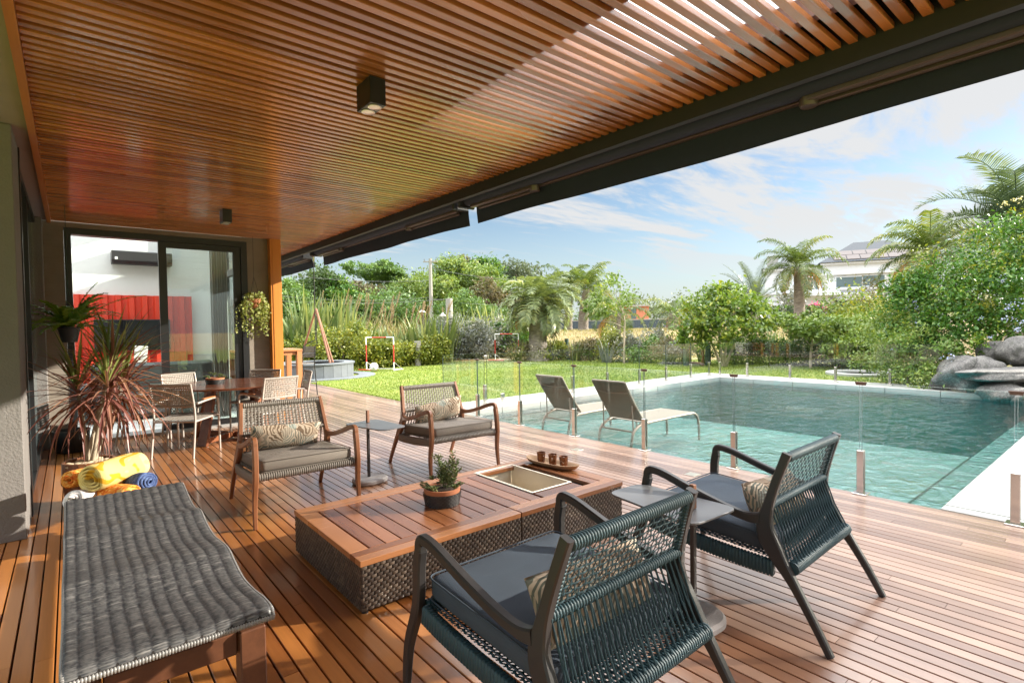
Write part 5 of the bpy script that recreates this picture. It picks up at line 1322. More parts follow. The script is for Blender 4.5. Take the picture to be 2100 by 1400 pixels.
# ================================================================== garden
# boulders and the ledge at the pool's far right corner
def boulder(name, label, c, r, seed, sq=(1,1,1), rot=0.0, rough=.17, group='granite boulders at the pool corner', flat=0):
    rs = np.random.default_rng(seed); mb = MB(); n, m = 64, 34; V_ = []; ph = rs.uniform(0, 6.28, 12); fr = rs.integers(1, 5, (12, 3))
    for j in range(m+1):
        th = pi*j/m
        for i in range(n):
            a = 2*pi*i/n; d = np.array([math.sin(th)*math.cos(a), math.sin(th)*math.sin(a), math.cos(th)])
            k = 1+rough*sum(math.sin(fr[q,0]*d[0]*1.4+fr[q,1]*d[1]*1.4+fr[q,2]*d[2]*1.4+ph[q])/ (1+.35*q) for q in range(12))*.35
            k *= 1+.030*math.sin(7*d[0]+5*d[1]+ph[0])*math.sin(6*d[2]+4*d[1]+ph[1])+.018*math.sin(13*d[0]-9*d[2]+ph[2])*math.sin(11*d[1]+ph[3])
            p = np.sign(d)*np.abs(d)**(1-.12*flat); V_.append((p[0]*r[0]*k, p[1]*r[1]*k, p[2]*r[2]*k))
    F_ = [(j*n+i, (j+1)*n+i, (j+1)*n+(i+1) % n, j*n+(i+1) % n) for j in range(m) for i in range(n)]
    mb.add(V_, F_, .5); o = mb.build(name, 'granite', smooth=180); o.location = c; o.rotation_euler = (0, 0, rot)
    return tag(o, label, 'boulder', group)
def PX(px, py, d): v = P(px, py, d); return (v.x, v.y, v.z)
boulder('boulder', 'large rounded grey boulder at the corner of the pool, lowest and leftmost', PX(1990, 776, 11.1), (.60, .60, .50), 3, rot=.4)
boulder('boulder', 'small dark boulder wedged high behind the flat ledge', PX(2042, 725, 11.5), (.30, .32, .27), 5)
boulder('boulder', 'rounded pale boulder on top of the ledge at the right edge', PX(2102, 720, 11.0), (.50, .45, .33), 8)
boulder('stone_ledge', 'long flat stone ledge jutting over the pool from the boulders', PX(2080, 767, 10.5), (1.12, .50, .125), 12, rot=-.55, flat=2, rough=.12)
boulder('boulder', 'low boulder under the ledge at the waterline', PX(2058, 806, 10.2), (.40, .38, .20), 15)
boulder('boulder', 'low boulder at the waterline touching the right edge of the picture', PX(2112, 816, 9.9), (.36, .34, .20), 18)
boulder('boulder', 'shadowed boulder between ledge and waterline', PX(2095, 788, 11.3), (.45, .40, .2), 21)
boulder('boulder', 'big boulder behind the ledge past the right edge', PX(2190, 770, 11.4), (.8, .7, .6), 25)
# stone ring beyond the far fence
mb = MB(); c0 = GZ(1765, 764, 0.03); mb.lathe([(.86, -.05), (.86, .04), (.84, .055), (.66, .055), (.64, .03), (.64, -.05)], 0, 0, 48, cap=(False, False)); mb.lathe([(.64, -.01), (.01, -.01)], 0, 0, 48, mi=1)
o = mb.build('stone_ring', ['coping', 'pooltile'], smooth=40); o.location = (c0.x, c0.y, 0); tag(o, 'low pale stone ring set in the lawn beyond the far glass', 'stone ring')

# fire pit with its tripod
fc = (6.02, 17.25)
t = thing('fire_pit', 'round slate clad fire pit on the lawn beyond the deck', 'fire pit', (fc[0], fc[1], 0))
mb = MB(); n = 26; R0 = 1.20
for k in range(n):
    a0, a1 = 2*pi*k/n+.004, 2*pi*(k+1)/n-.004
    mb.loft([[(R0*math.cos(a0), R0*math.sin(a0), z), (R0*math.cos(a1), R0*math.sin(a1), z), ((R0-.12)*math.cos(a1), (R0-.12)*math.sin(a1), z), ((R0-.12)*math.cos(a0), (R0-.12)*math.sin(a0), z)] for z in (-.02, .40)], rnd=random.random())
mb.build('wall', 'slate', t)
mb = MB(); mb.lathe([(R0+.04, .402), (R0+.04, .445), (R0-.28, .445), (R0-.28, .402)], 0, 0, 52, cap=(False, False)); mb.build('rim', 'slate', t, 30)
mb = MB(); mb.lathe([(R0-.14, .25), (.01, .27)], 0, 0, 30); mb.build('ash_bed', 'soil', t)
mb = MB(); mb.lathe([(R0+.55, -.03), (R0+.55, .008), (R0+.02, .012)], .15, 0, 52, cap=(False, False)); struct(mb.build('fire_pit_apron', 'slate', smooth=30)).location = (fc[0], fc[1], 0)
t = thing('fire_tripod', 'rust brown A shaped iron stand over the fire pit with hanging rod', 'iron stand', (fc[0], fc[1], .445))
top = P(648, 633, 17.0)-Vector((fc[0], fc[1], .445)); f1 = P(677, 739, 16.6)-Vector((fc[0], fc[1], .445)); f2 = P(614, 722, 17.4)-Vector((fc[0], fc[1], .445)); f1.z = 0; f2.z = 0
f3 = f1+Vector((.18, .25, 0))
for f in (f1, f2, f3): mb = MB(); mb.tube([f, top], .032, 6); mb.build('leg', 'rustwood', t)
mb = MB(); mb.tube([top+Vector((0,0,-.05)), top+Vector((0,0,-1.15))], .012, 5); mb.build('chain', 'black', t)

# little goals and the ball
def goal(cx, cy, rz, label):
    t = thing('goal', label, 'goal', (cx, cy, 0), rz, 'small red and white goals on the lawn')
    W, H_ = 1.17/2, 1.18
    for s in (-1, 1):
        mb = MB(); z = [0, .16, .45, .95, H_]; 
        for k, (a, b_) in enumerate(((0, .30), (.30, .92), (.92, H_))): mb.tube([(s*W, 0, a), (s*W, 0, b_)], .020, 8, mi=(0, 1, 0)[k])
        mb.tube([(s*W, 0, .02), (s*W, .55, .02)], .018, 6, mi=0); mb.tube([(s*W, .5, .03), (s*W, .02, .30)], .008, 5, mi=0); mb.build('post', ['pipewhite', 'pipered'], t, 60)
    mb = MB(); mb.tube([(-W, 0, H_), (-.32, 0, H_)], .020, 8); mb.tube([(-.32, 0, H_), (.30, 0, H_)], .020, 8, mi=1); mb.tube([(.30, 0, H_), (W, 0, H_)], .020, 8); mb.build('crossbar', ['pipewhite', 'pipered'], t, 60)
    mb = MB(); mb.box(-W-.35, -W+.45, -.05, .03, .0, .035, .5, 0, .008); mb.build('base_strip', 'pipered', t)
    mb = MB(); mb.tube([(-W, .55, .02), (W, .55, .02)], .014, 6); mb.build('back_bar', 'pipewhite', t, 60); return t
a, b_ = GZ(752, 759), GZ(808, 760); goal((a.x+b_.x)/2, (a.y+b_.y)/2, math.atan2(b_.y-a.y, b_.x-a.x), 'red and white goal with the ball in front, left on the lawn')
a, b_ = GZ(1010, 739), GZ(1070, 740); goal((a.x+b_.x)/2, (a.y+b_.y)/2, math.atan2(b_.y-a.y, b_.x-a.x), 'red and white goal near the jelly palm, seen through the glass')
MT['ball'] = MT['pipewhite']
a = GZ(767, 761); mb = MB(); n, m = 20, 12; r = .15
mb.lathe([(max(.001, r*math.sin(pi*j/m)), r-r*math.cos(pi*j/m)) for j in range(m+1)], 0, 0, n)
o = thing('ball', 'white football with dark patches on the lawn by the left goal', 'ball', (a.x, a.y, 0)); mb.build('skin', 'pipewhite', o, 180)
mb = MB()
for k in range(12):
    f = (k+.5)/12; zc = 1-2*f; rr = math.sqrt(1-zc*zc); an = k*2.4; d = Vector((rr*math.cos(an), rr*math.sin(an), zc)); u = d.orthogonal().normalized(); w = d.cross(u)
    mb.add([tuple(Vector((0,0,r))+(d+u*.26*math.cos(2*pi*q/5)+w*.26*math.sin(2*pi*q/5)).normalized()*(r+.0015)) for q in range(5)], [(0,1,2,3,4)])
mb.build('patches', 'bluefence', o)

# posts, wires, lamps
def post(px, py0, py1, depth, r, mat, name, label, cat='post', z0=None):
    a = P(px, py0, depth); z0 = gh(a.x, a.y)-.1 if z0 is None else z0
    mb = MB(); mb.tube([(0,0,z0), (0,0,a.z*.98), (0,0,a.z)], [r, r*.92, r*.9], 10); o = mb.build(name, mat, smooth=60); o.location = (a.x, a.y, 0); return tag(o, label, cat), a
t = thing('utility_pole', 'tall thin utility pole carrying wires before the trees', 'utility pole', G(885, 46))
tp = P(884, 531, 46); mb = MB(); mb.tube([(0,0,-.2), (0,0,tp.z)], [.20, .13], 10); mb.build('shaft', 'conc', t, 60)
dv = Vector((.80, -.60, 0)); mb = MB(); mb.sweep([Vector((0,0,tp.z-.25))-dv*.6, Vector((0,0,tp.z-.25))+dv*.6], .1, .1, side=(0,0,1)); mb.build('crossarm', 'conc', t)
for s in (-.5, 0, .5): mb = MB(); mb.lathe([(.03, tp.z-.2), (.05, tp.z-.1), (.03, tp.z)], dv.x*s, dv.y*s, 8); mb.build('insulator', 'slate', t, 60)
post(921, 612, 700, 28, .20, 'conc', 'wooden_post', 'thick weathered grey post rising behind the flax, left of the jelly palm')
post(856, 699, 745, 21.5, .14, 'conc', 'wooden_post', 'short pale post in the golden hedge right of the left goal')
post(1162, 694, 725, 24, .10, 'dkgreen', 'wooden_post', 'short grey green post to the right of the jelly palm', z0=-.05)
post(1407, 702, 752, 19.3, .11, 'dkgreen', 'wooden_post', 'dark green post left of the wooden gate frame')
post(1452, 702, 750, 19.3, .10, 'dkgreen', 'wooden_post', 'dark green post right of the wooden gate frame')
a, b_ = P(1415, 704, 19.6), P(1441, 703, 18.9)
t = thing('gate_frame', 'open rust brown wooden gate frame beyond the far glass corner', 'gate frame', (a.x, a.y, 0)); q = Vector((b_.x-a.x, b_.y-a.y, 0))
for v in (Vector(), q): mb = MB(); mb.sweep([v+Vector((0,0,0)), v+Vector((0,0,a.z))], .09, .07, side=q); mb.build('stile', 'chairwood', t)
for z in (a.z+.035, .08): mb = MB(); mb.sweep([Vector((0,0,z))-q.normalized()*.045, q+Vector((0,0,z))+q.normalized()*.045], .07, .07, side=(0,0,1)); mb.build('rail', 'chairwood', t)
for px, py in ((866, 636), (908, 643)):
    a = P(px, py, 26); t = thing('garden_lamp', 'white enamel lamp shade above the reeds, %s one' % ('larger left' if px < 880 else 'smaller right'), 'lamp', (a.x, a.y, 0))
    mb = MB(); mb.lathe([(.17, a.z-.10), (.06, a.z), (.03, a.z+.05)], 0, 0, 16, cap=(False, True)); mb.build('shade', 'white', t, 50); mb = MB(); mb.tube([(0,0,0), (.05,0,a.z-.1), (0,0,a.z)], .018, 6); mb.build('stem', 'conc', t, 60)
def wire(p, q, sag, label, r=.013):
    p, q = Vector(p), Vector(q); mb = MB(); pts = [p.lerp(q, k/12)-Vector((0,0,4*sag*(k/12)*(1-k/12))) for k in range(13)]; mb.tube(pts, r, 4); tag(mb.build('power_line', 'wire', org=tuple(p)), label, 'wire', 'power lines before the trees')
for dx, py1, py2, lab in ((0, 548, 575, 'upper wire running right from the utility pole'), (4, 612, 620, 'lower wire running right from the utility pole')):
    wire(P(884+dx, py1, 46), P(1130, py2, 30), .3, lab)
wire(P(560, 560, 38), P(884, 575, 46), .3, 'highest wire running left from the utility pole, over the conifers')
wire(P(560, 605, 40), P(888, 609, 46), .35, 'middle wire running left from the utility pole')
wire(P(560, 616, 34), P(921, 613, 28), .2, 'lowest wire running left, ending at the thick grey post')

# ------------------------------------------------------------------ background trees (depth along the view, metres)
def bgtree(px, depth, ytop, ybot, wpx, mat, label, n=5200, size=.55, blobs=5, trunk=True, dens=26, spread=.2, shell=.5, flat=1.0, seed=0, lean=0, kind='tree', aspect=.55):
    rs = random.Random(seed+px); n = int(n*2.4); size = size*.56; zt = P(px, ytop, depth).z; zb = max(.3, P(px, ybot, depth).z); b = G(px, depth); g = gh(b[0], b[1]); w = wpx*depth/FPX/2; H_ = (zt-zb)
    rgt = Vector((_r.x, _r.y, 0)); bl = [(Vector((b[0], b[1], zb+H_*.55)), (w*.72, w*.72, H_*.42*flat), 1.3)]
    for k in range(blobs):
        f = rs.uniform(-1, 1); g_ = rs.uniform(-.8, .8); zc = zb+H_*rs.uniform(.18, .78)*(1-.25*abs(f))+.12*H_; rr_ = w*rs.uniform(.32, .52)
        c = Vector((b[0], b[1], zc))+rgt*(w*.68*f)+Vector((_f.x, _f.y, 0))*(w*.5*g_); bl.append((c, (rr_, rr_, min(rr_*.75, H_*.32)), .55))
    return tree('tree', label, 'tree', (b[0], b[1], g), bl, n, size, mat, tr=(.22, .08) if trunk else None, top=(b[0], b[1], zb+H_*.6), group='trees beyond the garden', nclump=int(dens*2.0), spread=spread*.62, nbr=9, bspread=w*.5, shell=shell, aspect=aspect)
bgtree(592, 44, 582, 690, 150, 'l_mid', 'soft green feathery tree just right of the orange post', 5200, .42, 6)
bgtree(664, 48, 538, 680, 130, 'l_dark', 'dark evergreen tree behind the awning crank', 7000, .42, 9, dens=34)
bgtree(704, 47, 566, 690, 100, 'l_privet', 'deep green evergreen with thin top, second from the left', 5200, .40, 7, dens=34)
bgtree(742, 50, 575, 660, 110, 'l_olive', 'sparse yellowish tree with open twigs', 2600, .38, 7, dens=30, spread=.13)
bgtree(778, 56, 536, 585, 120, 'l_mid', 'flat topped green tree standing above its neighbours', 4200, .48, 6, flat=.8, dens=20)
bgtree(800, 48, 588, 690, 190, 'l_mid', 'wide mid green tree in front of the flat topped one', 6500, .45, 7)
bgtree(870, 52, 556, 680, 140, 'l_bright', 'bright green round tree left of the utility pole', 6000, .45, 7)
bgtree(925, 56, 533, 670, 175, 'l_bright', 'large light green domed tree right of the utility pole', 8500, .48, 9)
bgtree(985, 66, 526, 640, 120, 'l_privet', 'tall dark green tree, highest of the row', 6000, .55, 8)
bgtree(960, 72, 528, 560, 90, 'l_olive', 'thin open gum tree top behind the domed tree', 900, .5, 6, spread=.12, dens=24, kind='tree')
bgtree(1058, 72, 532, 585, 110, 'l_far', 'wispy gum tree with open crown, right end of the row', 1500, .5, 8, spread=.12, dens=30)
bgtree(1000, 47, 572, 640, 100, 'l_olive', 'half bare tree with pale branches below the tall dark tree', 1500, .34, 8, spread=.13, dens=34)
bgtree(1030, 56, 565, 660, 130, 'l_bright', 'light green tree behind the jelly palm', 5200, .45, 7)
bgtree(965, 43, 606, 690, 180, 'l_mid', 'low spreading green tree at the foot of the bare one', 6200, .36, 7, trunk=False)
bgtree(1075, 45, 600, 690, 110, 'l_olive', 'low olive green tree beside the jelly palm', 4200, .36, 6, trunk=False)
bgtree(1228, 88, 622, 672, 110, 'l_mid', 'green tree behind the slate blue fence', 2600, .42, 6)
# the far wood reads as one mass
bl = []
for k in range(36):
    px = 540+k*16.5+random.uniform(-8, 8); d = random.uniform(62, 84); v = P(px, random.uniform(590, 640) if px < 1130 else random.uniform(640, 665), d); r = random.uniform(2.4, 4.2)*(1 if px < 1130 else .6); bl.append((v, (r, r, r*.8)))
p, r_ = blob_points(bl, 15000, 10, .25, .3); tag(leaf_mesh('far_wood', p, .75, 'l_dark', rnd=r_), 'dark wood filling the gaps behind the trees', 'wood', kind='stuff')
bl = []
for k in range(46):
    px = 1230+k*9+random.uniform(-4, 4); d = random.uniform(150, 190); v = P(px, random.uniform(622, 655) if px < 1460 else random.uniform(640, 655), d); r = random.uniform(2.5, 5); bl.append((v, (r, r, r*.9)))
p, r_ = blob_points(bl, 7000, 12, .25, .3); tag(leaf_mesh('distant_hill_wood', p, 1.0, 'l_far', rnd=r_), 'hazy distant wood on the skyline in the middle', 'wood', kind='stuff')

# ------------------------------------------------------------------ border planting behind the lawn
def border(px, depth): b = G(px, depth); return (b[0], b[1], gh(b[0], b[1]))
flax = [(578, 21.5, 2.3), (600, 21, 2.6), (618, 22.2, 3.0), (640, 21.2, 2.9), (664, 22.4, 2.9), (688, 21.6, 2.7), (712, 22.2, 2.7), (735, 21.6, 1.8), (770, 22.4, 1.5), (800, 22.4, 1.5), (826, 22.8, 1.6), (850, 23.0, 1.7), (872, 23.2, 2.0), (894, 23.6, 2.0), (914, 24.2, 2.2), (938, 26.4, 2.3), (962, 27, 2.4), (984, 27.6, 2.5), (1010, 28.2, 2.4), (1040, 28.4, 2.3)]
for k, (px, d, h) in enumerate(flax):
    b = border(px, d); t = thing('flax_clump', 'tall clump of green and yellow sword leaves in the border hedge', 'flax plant', b, 0, 'flax clumps behind the golden hedge')
    mb = MB(); blades(mb, (0,0,0), 44, h*1.04, .42, .165, .42, .28, 5); mb.build('leaves', 'l_flax', t)
for k, (px, d, h, s) in enumerate(((1128, 23.5, 1.0, .3), (1060, 23.2, 1.0, .3), (1180, 23.0, .95, .3), (1245, 21.5, .95, .32), (1150, 25, .9, .3), (1440, 19.8, .9, .3), (1510, 21.5, 1.5, .4), (1560, 21.2, 1.5, .4), (1595, 21.6, 1.4, .4), (1300, 22.6, 1.0, .3), (1375, 20.6, .9, .3))):
    b = border(px, d); t = thing('flax_clump', 'small sword leaved clump in the low bed before the dry field', 'flax plant', b, 0, 'small flax clumps in the low bed')
    mb = MB(); blades(mb, (0,0,0), 30, h, s*.7, .07, .5, .5, 5); mb.build('leaves', 'l_flax' if k % 3 else 'l_grey', t)
for k, (px, d, h, npl) in enumerate(((735, 24.5, 2.3, 7), (775, 25.0, 2.2, 7), (815, 25.5, 2.1, 5), (848, 26.0, 2.0, 5), (700, 24.8, 2.4, 5), (885, 26.5, 1.9, 5), (668, 25.2, 2.4, 3))):
    b = border(px, d); t = thing('plume_grass', 'tan plume grass with upright seed heads rising behind the flax', 'grass clump', b, 0, 'plume grasses behind the flax')
    mb = MB(); blades(mb, (0,0,0), 190, h, .8, .035, .45, .8, 5); mb.build('leaves', 'l_reed', t)
    mb = MB(); 
    for q in range(npl):
        a = random.uniform(0, 6.28); p0 = Vector((.6*math.cos(a), .6*math.sin(a), 1.0)); tp = p0+Vector((random.uniform(-.1, .65), random.uniform(-.5, .1), random.uniform(1.5, 2.3)*h/2.2)); mb.tube([p0, p0.lerp(tp, .5)+Vector((0,0,.1)), tp], [.014, .010, .006], 4)
        ax = (tp-p0).normalized(); 
        for j in range(60):
            f = j/60; c = tp-ax*(.75*(1-f)); rr = .055*math.sin(pi*(.08+.9*(1-f)))**.7; aa = j*2.4; dd = (Vector((math.cos(aa), math.sin(aa), 0))+ax*1.1).normalized(); e = c+dd*(rr*1.3+.03); s = ax.cross(dd).normalized()*.02; mb.add([tuple(c+s), tuple(e), tuple(c-s)], [(0,1,2)])
    mb.build('plumes', 'l_plume', t)
gold = [(588, 20.4, 1.25, 1.0, 'behind the bar table'), (612, 20.2, 1.05, .85, 'left behind the fire pit'), (700, 19.9, 1.75, 1.35, 'largest, right behind the fire pit stand'), (668, 20.2, 1.2, .9, 'behind the fire pit rim'), (738, 20.4, 1.15, .95, 'left of the left goal'), (778, 20.8, .95, .85, 'behind the left goal'), (812, 21.2, .95, .8, 'right beside the left goal'), (842, 21.6, .85, .75, 'left of the short pale post'), (872, 22.0, .9, .75, 'right of the short pale post'), (888, 22.2, 1.2, .7, 'left of the large grey green shrub')]
for px, d, h, r, s in gold:
    b = border(px, d); bl = [((b[0], b[1], b[2]+h*.45), (r, r*.8, h*.55)), ((b[0]+r*.4, b[1]-r*.3, b[2]+h*.62), (r*.5, r*.5, h*.36)), ((b[0]-r*.45, b[1]+r*.25, b[2]+h*.55), (r*.5, r*.5, h*.4))]
    shrub('golden_shrub', 'golden leaved shrub, %s' % s, b, bl, 4200, .10, 'l_yellow', group='golden shrubs along the lawn', nclump=40, spread=.16, aspect=.6)
for px, d, h, r, m, s in ((945, 25.4, 2.15, 1.6, 'l_grey', 'large rounded grey green shrub left of the second goal'), (912, 25.6, 1.9, 1.1, 'l_grey', 'grey green shrub at the left shoulder of the large one'), (1005, 26.6, 2.0, 1.35, 'l_grey', 'grey green shrub behind the second goal, darker'), (1055, 26.8, 1.8, 1.3, 'l_privet', 'dark shrub between second goal and jelly palm')):
    b = border(px, d); bl = [((b[0], b[1], b[2]+h*.48), (r, r*.85, h*.52)), ((b[0]+r*.5, b[1]-r*.4, b[2]+h*.4), (r*.55, r*.5, h*.4)), ((b[0]-r*.5, b[1]+r*.3, b[2]+h*.6), (r*.5, r*.5, h*.38))]
    shrub('grey_green_shrub', s, b, bl, 7000, .12, m, group='rounded shrubs by the second goal', nclump=50, spread=.15, aspect=.5)
low = [(1078, 23.4, .9, .9, 'l_olive'), (1135, 23.6, .85, .8, 'l_yellow'), (1205, 23.0, .9, .8, 'l_olive'), (1252, 22.2, 1.35, .7, 'l_yellow'), (1285, 21.8, 1.1, .9, 'l_grey'), (1325, 21.2, 1.0, .9, 'l_mid'), (1362, 20.6, 1.0, .8, 'l_olive'), (1392, 20.2, .9, .7, 'l_grey'), (1340, 22.5, 1.3, .8, 'l_grey'), (1105, 24.2, .8, .6, 'l_yellow'), (1225, 23.4, .7, .7, 'l_mid'), (1180, 24.2, .7, .7, 'l_olive')]
for k, (px, d, h, r, m) in enumerate(low):
    b = border(px, d); bl = [((b[0], b[1], b[2]+h*.45), (r, r*.8, h*.55)), ((b[0]+r*.4, b[1], b[2]+h*.6), (r*.4, r*.4, h*.4))]
    shrub('low_shrub', 'low mixed shrub in the bed between lawn and dry field', b, bl, 2400, .10, m, group='low shrubs in the bed before the dry field', nclump=30, spread=.2, aspect=.5)
# dark hedge bed behind the far fence
hb = [(1478, 20.0, 1.05, 'l_privet'), (1530, 19.6, 1.0, 'l_dark'), (1580, 19.2, 1.1, 'l_privet'), (1625, 18.8, 1.15, 'l_dark'), (1670, 18.4, 1.15, 'l_dark'), (1712, 18.0, 1.1, 'l_dark'), (1752, 17.6, 1.1, 'l_privet'), (1795, 17.0, 1.1, 'l_dark')]
for px, d, h, m in hb:
    b = border(px, d); r = .75; bl = [((b[0], b[1], b[2]+h*.45), (r, r, h*.55)), ((b[0]+.3, b[1]-.3, b[2]+h*.55), (.45, .45, h*.4))]
    shrub('dark_shrub', 'dark green clipped shrub behind the far glass fence', b, bl, 3200, .085, m, group='dark shrubs behind the far glass fence', nclump=40, spread=.18, aspect=.5)
# lemon tree and little citrus
b = border(1483, 18.6); bl = [(P(1490, 648, 18.6), (1.55, 1.45, .95), 1.5), (P(1430, 660, 18.4), (.8, .8, .75), .7), (P(1555, 655, 18.5), (.8, .8, .7), .7), (P(1475, 612, 18.8), (.75, .75, .55), .5), (P(1520, 622, 18.6), (.7, .7, .55), .5), (P(1420, 690, 18.2), (.55, .55, .5), .4), (P(1590, 660, 18.7), (.4, .4, .28), .2)]
t = tree('lemon_tree', 'round green lemon tree with pale forked stems beyond the far glass', 'tree', b, bl, 6500, .17, 'l_citrus', tr=None, nclump=34, spread=.17, aspect=.5)
mb = MB(); bv = Vector(b)
for px, top in ((1440, 660), (1470, 640), (1496, 650), (1530, 655)):
    e = P(px, top, 18.6)-bv; s = Vector(((px-1483)*.003, 0, 0)); q = smooth_path([s, s+e*.35+Vector((0,0,.1)), e], 5); mb.tube(q, [.06-.045*i/len(q) for i in range(len(q))], 7)
    for j in range(3): f = q[6+j*2]; e2 = f+Vector((random.uniform(-.6, .6), random.uniform(-.6, .6), random.uniform(.2, .6))); mb.tube([f, e2], [.02, .006], 5)
mb.build('trunk', 'palebark', t, 60)
b = border(1662, 17.4); bl = [(P(1690, 672, 17.4), (.95, .8, .38), 1), (P(1640, 668, 17.4), (.55, .5, .34), .6), (P(1745, 665, 17.4), (.5, .5, .3), .5), (P(1662, 648, 17.6), (.26, .26, .36), .3)]
tree('citrus_tree', 'small yellow green citrus tree with thin pale trunk behind the far glass', 'tree', b, bl, 3000, .15, 'l_bright', tr=(.05, .03), top=P(1668, 690, 17.4), nclump=30, spread=.18, bark='palebark', nbr=5, bspread=.5)
for px, py, d, r, h, m, s in ((1740, 640, 20.5, 1.2, .8, 'l_bright', 'light green bush behind the small citrus tree'), (1790, 650, 19.0, 1.1, .8, 'l_yellow', 'yellow green bush right of the small citrus tree'), (1760, 690, 16.6, .9, .6, 'l_bright', 'leafy bush low at the left foot of the big shrub'), (1800, 625, 24, 1.3, 1.1, 'l_olive', 'brownish green bush below the orange palm frond')):
    v = P(px, py, d); b = (v.x, v.y, gh(v.x, v.y)); bl = [(v, (r, r, h)), (v+Vector((r*.5, -r*.3, -h*.5)), (r*.7, r*.7, h*.8)), (v+Vector((-r*.5, r*.3, -h*.6)), (r*.6, r*.6, h*.7)), ((v.x, v.y, v.z*.45), (r*.9, r*.9, max(.4, v.z*.45)))]
    shrub('leafy_bush', s, b, bl, 4600, .13, m, nclump=34, spread=.2)
# white barked sapling
b = border(1279, 21.0); t = thing('sapling', 'thin pale bare branched sapling in the low bed', 'sapling', b); mb = MB(); top = P(1262, 600, 21.0)-Vector(b)
k1 = P(1280, 650, 21)-Vector(b); pts = smooth_path([(0,0,0), tuple(k1*.6), tuple(k1), tuple(top)], 5); mb.tube(pts, [.05*(1-.8*i/len(pts)) for i in range(len(pts))], 6)
for px, py, j in ((1235, 628, 9), (1228, 660, 7), (1240, 600, 11), (1275, 585, 13)): e = P(px, py, 21)-Vector(b); s = pts[j]; mb.tube(smooth_path([s, s.lerp(e, .5)+Vector((0,0,.1)), e], 3), [.022, .02, .018, .014, .012, .008, .006], 5)
mb.build('trunk', 'palebark', t, 60)
p, r_ = blob_points([((P(1255, 605, 21)-Vector(b)), (.9, .9, .8)), ((P(1225, 625, 21)-Vector(b)), (.6, .6, .5))], 1100, 30, .14, .5); leaf_mesh('crown', p, .15, 'l_bright', t, rnd=r_)

for px, py, d, r, sd in ((1142, 690, 29, .34, 31), (1241, 692, 29, .30, 33)):
    v = P(px, py, d); boulder('field_stone', 'small weathered mound of stone on the dry field, %s' % ('left' if px < 1200 else 'right'), (v.x, v.y, gh(v.x, v.y)+.05), (r*1.6, r, r*.6), sd, group='stones on the dry field')
n = 26000; a = rng.uniform(rad(40), rad(74), n); r = rng.uniform(24.5, 46, n); X_, Y_ = np.sin(a)*r, np.cos(a)*r; Z_ = np.array([gh(x, y) for x, y in zip(X_, Y_)])
tag(leaf_mesh('dry_field_grass', np.stack([X_, Y_, Z_+.05], 1), .22, 'l_reed', aspect=.10, dirs=np.tile([0, 0, 1.0], (n, 1)), up=0), 'short dry straw grass of the field behind the garden', 'grass', kind='stuff')

# ------------------------------------------------------------------ palms
d = 27.5
b = border(1102, 23.4); palm('jelly_palm', 'stout jelly palm with arching silver green fronds by the second goal', b, P(1106, 622, 23.6), .42, .36, 46, 2.15, .62, 'l_butia', (1.35, -.55), 2.2, .55, .078, 24, .35, .45, dead=3)
b = border(1196, 38.5); palm('queen_palm', 'tall queen palm with curved trunk above the dry field', b, P(1203, 594, 38), .36, .24, 24, 3.1, .75, 'l_queen', (1.45, -.2), 2.0, 1.2, .085, 22, .3, .2, bulge=.15)
b = border(1166, 40); palm('queen_palm', 'queen palm left of and behind the curved one', b, P(1168, 590, 40), .30, .24, 20, 3.0, .75, 'l_queen', (1.4, -.4), 2.1, 1.2, .085, 22, .3, .2)
b = border(1262, 30.5); palm('queen_palm', 'short queen palm with drooping fronds before the brick house', b, P(1264, 642, 30.5), .32, .26, 15, 2.6, .65, 'l_queen', (1.2, -.5), 2.2, 1.3, .075, 22, .3, .2, dead=1)
b = border(1380, 36); palm('queen_palm', 'yellowing queen palm left of the lemon tree', b, P(1381, 642, 36), .34, .26, 13, 2.7, .65, 'l_queen', (1.2, -.4), 2.1, 1.3, .075, 22, .3, .2, dead=2)
b = border(1640, 31); palm('queen_palm', 'queen palm with hanging orange dry fronds before the white house', b, P(1637, 548, 31), .32, .23, 24, 2.75, .66, 'l_queen', (1.5, -.6), 2.1, 1.1, .056, 36, .3, .25, dead=6)
b = border(1548, 44); palm('date_palm', 'feathery date palm with stiff upright fronds beside the white house', b, P(1548, 618, 44), .40, .34, 24, 4.1, .55, 'l_silver', (1.45, .05), .75, .25, .045, 34, .5, .45, dead=3)
b = border(1905, 23); palm('queen_palm', 'queen palm over the big shrub with one orange dry frond', b, P(1908, 520, 22.5), .30, .22, 24, 2.8, .68, 'l_queen', (1.5, -.25), 2.1, 1.0, .052, 42, .3, .2, dead=4)
b = border(2085, 17.5); palm('silver_palm', 'big silver leaved palm at the top right corner', b, P(2085, 468, 17.0), .30, .28, 32, 3.0, .80, 'l_silver', (1.45, -.45), 1.7, .30, .050, 46, .35, .40)

# ------------------------------------------------------------------ the big flowering shrub behind the boulders
cl = [((1990, 590, 12.6), (1.35, 1.2, .95), 1.2), ((1900, 640, 12.8), (1.0, 1.0, .85), .9), ((2070, 520, 12.6), (1.0, .9, .75), .9), ((1960, 690, 12.2), (1.0, .8, .75), .9), ((2080, 620, 12.0), (1.0, .8, .8), 1.0), ((2110, 470, 12.8), (.6, .6, .5), .4), ((1860, 590, 13.2), (.55, .5, .35), .4), ((2160, 570, 12.4), (1.0, 1.0, 1.2), .9), ((1925, 600, 13.2), (.8, .8, .6), .6)]
b0 = P(2010, 760, 13.0); base = (b0.x, b0.y, -.02); bl = [(P(*c[0]), c[1], c[2]) for c in cl]
t = tree('flowering_shrub', 'huge green and golden flowering shrub behind the boulders', 'shrub', base, bl, 30000, .088, 'l_privet', tr=(.10, .04), top=P(1990, 600, 13.0), nclump=44, spread=.17, nbr=12, bspread=1.0, aspect=.5)
